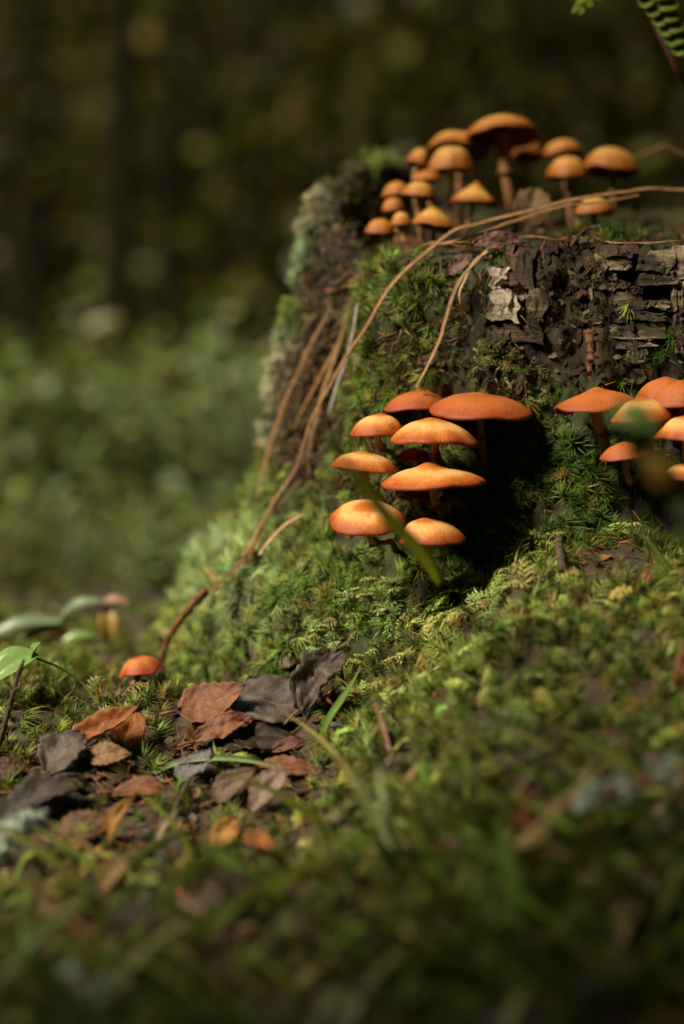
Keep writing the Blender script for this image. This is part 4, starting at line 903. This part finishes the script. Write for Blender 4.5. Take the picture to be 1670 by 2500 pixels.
# ------------------------------------------------------------------ stalks, blades, twigs
def blade(name, label, cat, pts, w, col, mat, group=None, roll=None, fold=0.25, tip=0.0, n=28, root_w=0.6):
    c = catmull(pts, n)
    if mat == M['straw']: c = c + .0011 * np.stack([fbm(c * 40, 3, k_ + 3) for k_ in (0, 7, 15)], 1)
    t, a, b = frames(c); q = np.linspace(0, 1, n)
    view = unit(c.mean(0) - CAM); a = np.cross(t, view); a /= np.linalg.norm(a, axis=1)[:, None]; b = np.cross(a, t)
    if roll is None: roll = max((-.9, -.45, 0, .45, .9), key=lambda z: abs(float((np.cross(a * math.cos(z) + b * math.sin(z), t) @ SUN_DIR).mean())))
    a2 = a * math.cos(roll) + b * math.sin(roll); b2 = np.cross(a2, t)
    ww = w * np.minimum(root_w + (1 - root_w) * q / 0.2, 1) * (1 - (1 - tip) * smooth(0.55, 1.0, q)) / 2
    L_, R_, Md = c - a2 * ww[:, None], c + a2 * ww[:, None], c + b2 * (fold * ww)[:, None]
    bk = c + b2 * (fold * ww + 0.00025)[:, None]
    V = np.stack([L_, Md, R_, bk], 1).reshape(-1, 3); i = np.arange(n - 1)[:, None] * 4
    F = np.concatenate([np.stack([i[:, 0] + k, i[:, 0] + (k + 1) % 4, i[:, 0] + 4 + (k + 1) % 4, i[:, 0] + 4 + k], 1) for k in range(4)])
    o = c[0]; cc = np.asarray(col)[None] * (0.8 + 0.35 * np.repeat(q, 4))[:, None] * (.88 if name == 'dry_stalk' else 1)
    ob = obj(name, mesh_from(name, V - o, F, col=cc), mat); ob.location = tuple(o)
    if label: tag(ob, label, cat, group)
    return ob
def surf(uvs, lift=0.003):
    out = []
    for (u, v) in uvs: p, n = hit(u, v); out.append(p + n * lift)
    return out
def onstump(uvs, lift=0.004):
    out = []
    for e in uvs:
        p, n = hit(e[0], e[1], (bvh_ss, bvh_g)); out.append(p + n * (e[2] if len(e) > 2 else lift))
    return out
ST = (.30, .17, .075)
GS = 'dry stalks draped over the stump'
blade('dry_stalk', 'longest dry grass blade arching over the stump top and down its side', 'grass', [P(1900, 590, .13), P(1800, 505, .11), P(1690, 466, .09), P(1540, 462, .075), P(1325, 506, .06), P(1180, 542, .052), P(1092, 572, .045)] + onstump([(1010, 700), (952, 811), (857, 989), (778, 1151), (710, 1278), (640, 1410)], .018), .0036, (.26, .14, .06), M['straw'], GS, n=72, tip=.5)
blade('dry_stalk', 'second dry blade lying along the longest one over the mushrooms', 'grass', [P(1560, 474, .09), P(1330, 518, .07), P(1190, 562, .055), P(1095, 592, .05)] + onstump([(1040, 622), (960, 655)], .006), .0030, (.27, .14, .05), M['straw'], GS, n=40)
blade('dry_stalk', 'brown flattened stalk beside the lichen edge', 'grass', onstump([(833, 779), (780, 890), (730, 997), (700, 1090), (679, 1171), (662, 1240)], .013), .0042, (.20, .11, .042), M['straw'], GS, tip=.4)
blade('dry_stalk', 'tan stalk down the dark hollow side of the stump', 'grass', onstump([(896, 752), (868, 820), (841, 894), (805, 1010), (774, 1123)], .009), .0036, (.25, .145, .06), M['straw'], GS, tip=.4)
blade('dry_stalk', 'grey weathered stalk beside the tan one', 'grass', onstump([(908, 748), (885, 850), (857, 945), (837, 1013)], .008), .0034, (.30, .27, .23), M['straw'], GS, tip=.5)
blade('dry_stalk', 'thin brown stalk crossing behind the tan one', 'grass', onstump([(868, 795), (830, 870), (793, 941), (734, 1052)], .007), .0030, (.24, .12, .045), M['straw'], GS, tip=.4)
blade('dry_stalk', 'curved straw falling from the stump rim onto a mushroom cap', 'grass', onstump([(1205, 650), (1150, 690), (1125, 740), (1094, 827), (1060, 900), (1034, 950)], .014), .0032, (.29, .17, .08), M['straw'], GS, tip=.5)
blade('dry_stalk', 'pale straw curling off the stump rim', 'grass', onstump([(1200, 640), (1175, 660), (1150, 690), (1135, 730), (1150, 780)], .008), .0022, (.42, .32, .18), M['straw'], GS)
blade('dry_stalk', 'short stiff straw leaning into the moss under the lowest cap', 'grass', onstump([(808, 1290, .020), (740, 1345, .020), (676, 1400, .016)]), .0026, (.40, .26, .14), M['straw'], GS, tip=.7)
blade('dry_stalk', 'dark red brown stalk ending in the mossy skirt', 'grass', onstump([(735, 1235), (690, 1310), (650, 1400), (560, 1480), (500, 1590)], .016), .0032, (.16, .06, .025), M['straw'], GS)
blade('dry_stalk', 'slanting dry blade inside the stump hollow', 'grass', onstump([(810, 715), (860, 700), (920, 670)], .006), .003, (.24, .12, .05), M['straw'], GS)
blade('dry_stalk', 'thin bent straw rising behind the broad cap on the stump top', 'grass', [P(1545, 385, .2), P(1600, 362, .2), P(1626, 352, .2), P(1650, 366, .2), P(1690, 392, .2), P(1740, 480, .2), P(1770, 600, .2)], .0018, (.30, .16, .07), M['straw'], GS, tip=.6)
for k in range(5):
    u0 = 1180 + 90 * k; blade('dry_stalk', None, None, onstump([(u0, 606 - 4 * k % 7), (u0 + 40, 598), (u0 + 90 + 10 * k, 604)], .005), .0016, (.25, .14, .06), M['straw'])
    tag(COL.objects[-1], 'thin straw lying along the front rim of the stump', 'grass', 'straws along the stump rim')
# dead straw matted on the hollow side (too fine to tell apart)
g = np.random.default_rng(23); parts, cols = [], []
for k in range(520):
    if k < 330: u0, v0 = g.uniform(690, 900), g.uniform(640, 1180); L = g.uniform(25, 90); a = R(g.normal(112, 22))
    else: u0, v0 = g.uniform(900, 1330), g.uniform(600, 1300); L = g.uniform(15, 55); a = R(g.normal(95, 45))
    if u0 < np.interp(v0, [640, 850, 1000, 1180], [745, 705, 670, 640]): continue
    pts = []
    for s in np.linspace(0, 1, 4):
        h = cast(CAM, ray(u0 + math.cos(a) * L * s + g.normal(0, 3), v0 + math.sin(a) * L * s), (bvh_s,))
        if h: pts.append(h[0] + h[1] * g.uniform(.001, .006))
    if len(pts) < 4 or np.ptp([p[1] for p in pts]) > .06: continue
    c_ = catmull(pts, 7); parts.append(tube(c_, g.uniform(.0004, .0010) * np.linspace(1, .5, 7), 4)); cols.append(np.repeat(tints(g, 1, (.085, .042, .016) if g.random() < .75 else (.17, .12, .06), .4, .1), len(parts[-1][0]), 0))
V, F = join(parts); tag(obj('straw_mat', mesh_from('straw_mat', V, F, col=np.vstack(cols)), M['straw']), 'matted brown straw and rootlets clinging to the stump side', 'straw', kind='stuff')
#@@GRASS
GF_ = 'green grass blades in front of the stump'; GN = (.20, .28, .04); GP = (.52, .62, .30); OL = (.15, .17, .035)
def gy_at(u, v): return float(hit(u, v)[0][1])
def fg(label, pts, w, col, dy=0.0, straw=False, group=GF_, **kw):
    """first pixel is the foot on the ground; the others rise from it, each a little nearer or farther"""
    p0 = hit(*pts[0])[0] - np.array([0, 0, .004]); out = [p0]
    for k, e in enumerate(pts[1:]): out.append(P(e[0], e[1], p0[1] + dy * (k + 1) / (len(pts) - 1)))
    return blade('dry_grass_blade' if straw else 'grass_blade', label, 'grass', out, w, col, M['straw' if straw else 'grass'], 'dry blades in front of the stump' if straw else group, **kw)
fg('pale grass blade rising highest from the tuft on the mound', [(990, 2140), (925, 2010), (885, 1930), (848, 1850)], .0052, GP, -.01)
fg('upright pale grass blade beside the highest one of the tuft', [(992, 2140), (950, 2010), (930, 1930), (918, 1840)], .005, GP, 0)
fg('broad green blade drooping away from the tuft over the litter', [(985, 2145), (935, 2070), (870, 2050), (770, 2035)], .006, GN, -.02)
fg('green blade at the back of the tuft pointing up', [(1109, 2205), (1055, 2110), (1010, 2020), (985, 1980)], .006, GN, .0)
fg('wide dark green blade standing before the orange red leaf', [(1272, 2330), (1262, 2200), (1232, 2080), (1218, 1980)], .009, (.10, .17, .02), .02)
fg('short curved green blade low in the shade', [(1205, 2345), (1180, 2270), (1137, 2225)], .005, GN, .01)
fg('thin green blade between the pink leaf and the moss', [(1415, 2140), (1400, 2080), (1372, 2030)], .005, GN, .0)
fg('wide olive blade leaning in the dark foreground', [(1585, 2290), (1630, 2180), (1700, 2060)], .008, OL, -.01)
fg('pale blade tip crossing the mossy mound', [(905, 1760), (965, 1698), (1020, 1655), (1088, 1618)], .005, GP, -.01, tip=.1)
fg('dark green blade leaning across the crumpled leaf', [(770, 1820), (800, 1760), (845, 1690), (890, 1615)], .006, (.12, .2, .035), .0)
fg('light green wide blade lying over the litter edge', [(790, 1812), (850, 1782), (900, 1768), (945, 1762)], .009, (.30, .40, .10), -.01)
fg('bluish green blade stretched low over the dark litter', [(560, 2105), (650, 2100), (780, 2140), (920, 2185)], .0045, (.12, .22, .07), -.01)
fg('blurred green blade lying over the brown leaves', [(335, 1890), (430, 1862), (540, 1850), (640, 1862), (720, 1885)], .0045, (.17, .26, .08), -.02)
fg('thick blurred blade across the pale pinkish leaf', [(470, 1965), (580, 1985), (690, 2020), (800, 2000)], .006, OL, -.03)
fg('thick green blade upright beside the pale lichen', [(62, 2340), (58, 2260), (54, 2190), (90, 2120)], .006, GN, -.01)
fg('small green blade leaning beside the thick one', [(88, 2310), (110, 2270), (142, 2235)], .005, GN, .0)
fg('curved green blade over the shaded soil', [(130, 2250), (190, 2290), (262, 2350)], .006, GN, -.02)
fg('thin arched green blade below the dark folded leaf', [(30, 2150), (60, 2095), (115, 2072)], .004, GN, -.005)
fg('arched green blade below the veined brown leaf', [(120, 2110), (200, 2090), (280, 2085), (350, 2080)], .0035, GN, -.01)
fg('blurred olive blade low in the darkest soil', [(-10, 2490), (80, 2480), (180, 2500)], .005, OL, -.01)
fg('green blade arching over the deep shade below the tuft', [(1030, 2290), (900, 2260), (780, 2330)], .005, GN, -.02)
fg('olive blade crossing low beneath the tuft', [(790, 2330), (880, 2380), (990, 2440)], .005, OL, -.01)
fg('upright green blade on the mound top beside the straw', [(1140, 1990), (1138, 1900), (1134, 1800)], .004, GN, .0)
fg('narrow green blade in the hollow beside the mound', [(1690, 1440), (1640, 1400), (1590, 1330), (1540, 1290)], .003, (.13, .19, .03), .0)
blade('grass_blade', 'tall blurred blade slanting before the front cluster of caps', 'grass', [hit(1085, 1425)[0] - [0, 0, .004], P(1030, 1355, -.14), P(950, 1265, -.22), P(850, 1140, -.29), P(748, 1018, -.34)], .0062, (.48, .52, .06), M['grass'], GF_, n=40)
fg('long blurred straw slanting before the orange red leaf', [(1165, 2165), (1260, 2065), (1370, 1960), (1470, 1868)], .0050, (.24, .20, .07), -.03, True, tip=.6)
fg('straw lying low across the grass tuft', [(760, 2000), (900, 1965), (1080, 1930), (1245, 1912)], .0045, (.24, .20, .08), -.02, True)
fg('thin straw stretched over the mossy mound', [(760, 1875), (900, 1845), (1070, 1800), (1240, 1768)], .0036, (.30, .30, .14), -.03, True)
fg('straw on the soil below the grass tuft', [(760, 2255), (870, 2230), (1000, 2190)], .004, (.20, .14, .05), -.01, True)
fg('broken straw lying in the deep shade', [(1040, 2285), (1100, 2320), (1170, 2370)], .0045, (.22, .17, .07), -.01, True)
fg('pale upright dead blade below the grass tuft', [(990, 2380), (992, 2300), (984, 2215)], .006, (.34, .28, .14), .0, True)
fg('flat tan straw piece on the dark soil', [(400, 2322), (450, 2316), (520, 2306)], .007, (.30, .19, .06), -.005, True)
fg('second flat tan straw piece beyond the first', [(530, 2268), (580, 2262), (640, 2252)], .005, (.26, .18, .07), -.005, True)
fg('reddish straw lying in the deepest soil shade', [(270, 2345), (340, 2330), (410, 2318)], .005, (.16, .08, .03), -.005, True)
fg('short brown straw standing in the litter', [(440, 2135), (425, 2090), (398, 2050)], .0045, (.22, .12, .04), .0, True)
fg('grey brown straw leaning on the brown leaf', [(380, 2090), (395, 2030), (440, 1970)], .0045, (.22, .16, .09), .0, True)
fg('pink straw leaning on the mossy mound', [(955, 1860), (935, 1790), (905, 1690)], .0035, (.36, .22, .15), .0, True)
# fine grass filling the shaded foreground
gr = np.random.default_rng(31); parts, cols = [], []
for k in range(330):
    if k < 230: u0, v0 = gr.uniform(820, 1720), gr.uniform(1930, 2560)
    else: u0, v0 = gr.uniform(-60, 760), gr.uniform(2090, 2560)
    h0 = cast(CAM, ray(u0, v0), (bvh_g,))
    if h0 is None: continue
    p0 = h0[0]; L = gr.uniform(.02, .055); a = gr.uniform(0, 6.28); d = np.array([math.cos(a) * .6, math.sin(a) * .5, 1.0])
    c_ = np.stack([p0 + d * L * s + np.array([math.cos(a), math.sin(a), -.7]) * L * .45 * s * s for s in np.linspace(0, 1, 6)])
    w_ = gr.uniform(.0012, .0026) * np.array([.8, 1, .95, .8, .5, .05]); sd = unit(np.cross(d, [math.sin(a) + .01, math.cos(a), .3]))
    v = np.concatenate([c_ - sd * w_[:, None], c_ + sd * w_[:, None]]); i = np.arange(5)
    parts.append((v, np.stack([i, i + 1, i + 7, i + 6], 1))); cols.append(np.repeat(tints(gr, 1, (.11, .14, .018) if gr.random() < .8 else (.22, .17, .06), .3, .12), 12, 0))
V, F = join(parts); tag(obj('grass', mesh_from('grass', V, F, col=np.vstack(cols)), M['grass']), 'thin green grass growing in the shaded foreground', 'grass', kind='stuff')

# ------------------------------------------------------------------ small plants, twigs, lichen, fern
M['leaf_green'] = mat_simple('leaf_green', (.13, .24, .05), (.20, .33, .10), 160, .28, .25, .0004, .5)
M['leaf_pale'] = mat_simple('leaf_pale', (.11, .16, .085), (.19, .24, .14), 160, .3, .25, .0004, .5)
M['leaf_olive'] = mat_simple('leaf_olive', (.20, .15, .02), (.32, .2, .04), 160, .45, .3, .0004, .4)
M['leaf_pink'] = mat_simple('leaf_pink', (.26, .13, .085), (.36, .20, .14), 160, .45, .3, .0004, .4)
M['fern'] = mat_simple('fern_leaf', (.19, .26, .025), (.27, .34, .045), 200, .5, .45, .0003, .35)
M['fern_stalk'] = mat_simple('fern_stalk', (.06, .018, .012), (.14, .045, .03), 200, .5)
def lamina(p0, p1, w, nrm, mat, parent, org, name='leaf', cup=.25, bend=.15, nl=12, nw=7, power=.8):
    p0, p1 = np.asarray(p0), np.asarray(p1); x = p1 - p0; L = np.linalg.norm(x); x = x / L; n = unit(np.asarray(nrm) - (np.asarray(nrm) @ x) * x); y = np.cross(n, x)
    t = np.linspace(0, 1, nl); s = np.linspace(-1, 1, nw); T, S = np.meshgrid(t, s, indexing='ij'); hw = (np.sin(np.pi * t ** .85) ** power)[:, None] * w / 2
    V = p0 + T[..., None] * L * x + (S * hw)[..., None] * y + (cup * hw * np.abs(S) ** 1.4 + bend * L * np.sin(T * np.pi) - .1 * hw * np.exp(-(S / .15) ** 2))[..., None] * n
    i = np.arange(nl - 1)[:, None] * nw + np.arange(nw - 1)[None]; F = np.stack([i, i + nw, i + nw + 1, i + 1], -1).reshape(-1, 4)
    o = obj(name, mesh_from(name, V.reshape(-1, 3) - org, F), mat, parent); m = o.modifiers.new('thick', 'SOLIDIFY'); m.thickness = .0003; return o
def stem_part(pts, r, mat, parent, org, name='stem', n=16, taper=.6):
    c = catmull(pts, n); v, f = tube(c, r * np.linspace(1, taper, n), 7); return obj(name, mesh_from(name, v - org, f), mat, parent)
# glossy pointed leaf on a thin stalk
b0 = hit(245, 1712)[0]; yb = float(b0[1]); t = thing('woodland_seedling', b0, 'glossy green pointed leaf on a thin stalk above the moss', 'plant')
stem_part([b0 - [0, 0, .003], P(205, 1672, yb), P(150, 1632, yb - .005), P(85, 1606, yb - .01)], .0010, M['leaf_green'], t, b0)
lamina(P(95, 1598, yb - .012), P(-25, 1672, yb - .02), .021, (-.2, -.55, .8), M['leaf_green'], t, b0, cup=.5, bend=.06); lamina(P(86, 1612, yb - .008), P(98, 1568, yb - .012), .008, (-.4, -.5, .8), M['leaf_green'], t, b0, cup=.5)
# lily-like plant with drooping autumn leaves behind
b1 = hit(60, 1640)[0]; y1 = .20; q = P(60, 1700, y1); b1 = np.array([q[0], y1, float(ground_z(np.array(q[0]), np.array(y1)))]); t = thing('woodland_herb', b1, 'arching herb with pale leaves turning pink and brown at the tips', 'plant')
stem_part([b1, P(40, 1600, y1), P(80, 1540, y1), P(170, 1510, y1), P(260, 1480, y1)], .0012, M['leaf_green'], t, b1)
for (a, b, w, nr, m) in [((175, 1525), (-60, 1585), .018, (-.1, -.45, .9), 'leaf_pale'), ((165, 1540), (60, 1565), .012, (0, -.6, .8), 'leaf_olive'), ((140, 1520), (262, 1468), .016, (-.2, -.4, .9), 'leaf_pale'), ((240, 1478), (318, 1474), .012, (0, -.5, .9), 'leaf_pink'),
                         ((262, 1478), (270, 1580), .017, (.1, -1, .1), 'leaf_olive'), ((-20, 1560), (45, 1660), .022, (-.2, -.9, .3), 'leaf_pink'), ((250, 1555), (140, 1575), .012, (0, -.5, .9), 'leaf_green')]:
    lamina(P(*a, y1 + .004), P(*b, y1), w * .75, nr, M[m], t, b1, cup=.4)
# blurred leaf hanging before the cluster beside the bark
yn = -.32; bb = hit(1690, 1560)[0]; t = thing('bilberry_sprig', bb, 'blurred green leafy sprig in front of the mushrooms beside the bark', 'plant')
stem_part([bb - [0, 0, .004], P(1700, 1350, yn + .02), P(1650, 1210, yn), P(1560, 1110, yn), P(1545, 1060, yn)], .0012, M['leaf_green'], t, bb)
for (a, b, w, nr, m) in [((1606, 1062), (1484, 1018), .0155, (-.2, -.6, .8), 'leaf_green'), ((1545, 1130), (1562, 980), .0115, (.3, -.9, .3), 'leaf_green'), ((1660, 1220), (1570, 1100), .010, (-.3, -.8, .4), 'leaf_olive'), ((1690, 1290), (1640, 1240), .012, (-.2, -.6, .8), 'leaf_pale'), ((1700, 1340), (1650, 1310), .011, (-.2, -.6, .8), 'leaf_green')]:
    lamina(P(*a, yn), P(*b, yn - .004), w, nr, M[m], t, bb, cup=.35)
# twigs
def twig(label, pts, r, mat='twig', group=None, snags=(), name='twig', taper=.6, lichen=()):
    org = np.asarray(pts[0]); t = thing(name, org, label, 'twig', group); c = catmull(pts, 40); rr = r * np.linspace(1, taper, 40) * (1 + .18 * np.sin(np.arange(40) * 1.7) * np.sin(np.arange(40) * .61))
    v, f = tube(c, rr, 8); v = v + .25 * r * np.stack([fbm(v * 300, 2, 1), fbm(v * 300, 2, 2), fbm(v * 300, 2, 3)], 1); s = obj('stem', mesh_from('stem', v - org, f), M[mat], t)
    for (k, dx, dz, L) in snags:
        p = c[int(k * 39)]; stem_part([p, p + np.array([dx, -.1, dz]) * L * .5, p + np.array([dx, -.2, dz * .8]) * L], r * .6, M[mat], t, org, 'side_shoot', 6)
    for (k, n, sz) in lichen:
        q_ = np.random.default_rng(int(k * 100) + n); p = c[int(k * 39)]
        pos = p + q_.normal(0, sz * .35, (n, 3)); me, m = bake('lichen', CURL, pos, q_.normal(0, 1, (n, 3)) + [0, -.5, .6], q_.uniform(.5, 1, n) * sz, tints(q_, n, (.42, .50, .42), .15, .05), M['lichen'], q_)
        me.transform(Matrix.Translation(-Vector(org))); obj('lichen', me, m, t)
    return t
yt = gy_at(-5, 1840); twig('dark upright twig beside the glossy pointed leaf', [P(-12, 1845, yt), P(12, 1770, yt - .004), P(30, 1700, yt - .006), P(38, 1670, yt - .006), P(58, 1612, yt - .01)], .0016, snags=((.6, -.5, .8, .008), (.62, .6, .4, .006)))
twig('reddish brown twig bedded in the pale moss skirt', onstump([(565, 1470, .018), (520, 1535, .020), (470, 1600, .018), (430, 1665, .010)]), .0024, 'redtwig', snags=((.4, .6, .5, .012), (.7, -.4, .6, .01)))
twig('blurred brown twig holding pale lichen on the mound', [hit(1240, 2020)[0]] + [P(1400, 1960, -.24), P(1540, 1915, -.25), P(1700, 1870, -.26)], .0030, 'redtwig', lichen=((.45, 26, .008), (.62, 22, .007), (.86, 24, .007), (.3, 10, .005)))
twig('thin twig bearing grey green lichen beside the dark folded leaf', [hit(-30, 2120)[0], P(20, 2050, gy_at(-30, 2120)), P(70, 2010, gy_at(-30, 2120)), P(150, 2015, gy_at(-30, 2120))], .0013, lichen=((.35, 24, .008), (.55, 26, .008), (.75, 16, .006), (.1, 16, .007)))
twig('dark fallen twig in the shade carrying pale lichen flecks', [hit(90, 2420)[0]] + [P(200, 2400, -.33), P(300, 2440, -.33)], .0018, lichen=((.35, 18, .007), (.7, 14, .006)))
twig('dead brown sprig standing on the stump below the bark gap', onstump([(1440, 810, .004), (1446, 860, .006), (1440, 915, .004), (1448, 950, .003)]), .0030, 'redtwig')
twig('thin dark twig lying on the stump rim', onstump([(1400, 622, .006), (1432, 600, .009), (1470, 592, .010)]), .0012)
twig('long dark branch slanting across the forest shade', [P(1080, -30, 1.3), P(1250, 110, 1.3), P(1420, 215, 1.3), P(1600, 330, 1.3), P(1780, 470, 1.3)], .0055, 'blacktwig', taper=.8, name='dead_branch')
twig('black knotted root bit among fallen needles at the stump foot', onstump([(1370, 1420, .006), (1372, 1370, .012), (1378, 1330, .010)]), .0024)
for k, (a, b) in enumerate([((425, 2000), (500, 1900)), ((120, 1925), (225, 1940))]):
    twig(['thin dark twig among brown leaves beside the yellow curled leaf', 'thin straw coloured twig lying on the dark folded leaf'][k], [hit(*a)[0] + [0, -.003, .004], hit((a[0] + b[0]) / 2, (a[1] + b[1]) / 2)[0] + [0, -.004, .009], hit(*b)[0] + [0, -.003, .005]], .0011)
# fern frond hanging in from above
yf = .10; of = np.array([.47, .34, float(ground_z(np.array(.47), np.array(.34)))]); t = thing('fern_frond', of, 'green fern frond with a red brown stalk reaching over the stump', 'fern')
stem_part([of, of + [-.03, -.04, .15], P(1790, 520, yf + .10), P(1700, 260, yf + .02), P(1655, 175, yf), P(1606, 75, yf), P(1572, 0, yf), P(1530, -90, yf), P(1500, -200, yf)], .0019, M['fern_stalk'], t, of, 'stalk', 48, .8)
def pinna(a, b, y, nl, lenL, lenR, seed):
    q_ = np.random.default_rng(seed); A, B = P(*a, y), P(*b, y); x = unit(B - A); sd = unit(np.cross([0, -1, .15], x)); px = mpp(y)
    stem_part([A, (A + B) / 2, B], .0007, M['fern'], t, of, 'midrib', 8, .4)
    for k in range(nl):
        z = (k + .3) / nl; p = A + (B - A) * z; taper = (1 - .75 * z ** 1.5)
        for s, Lp in ((1, lenL), (-1, lenR)):
            L = Lp * px * taper * q_.uniform(.85, 1.1); d = unit(sd * s + x * .35 + np.array([0, -.12, -.1]) * q_.uniform(0, 1))
            lamina(p, p + d * L, np.linalg.norm(B - A) / nl * 1.45, (0, -.9, .4), M['fern'], t, of, 'leaflet', cup=.2, bend=.08, nl=9, nw=5, power=.45)
pinna((1560, -70), (1664, 140), yf - .004, 8, 72, 42, 1); pinna((1500, -70), (1398, 36), yf, 5, 38, 34, 2); pinna((1600, -120), (1740, -20), yf, 6, 50, 50, 3)
#@@END
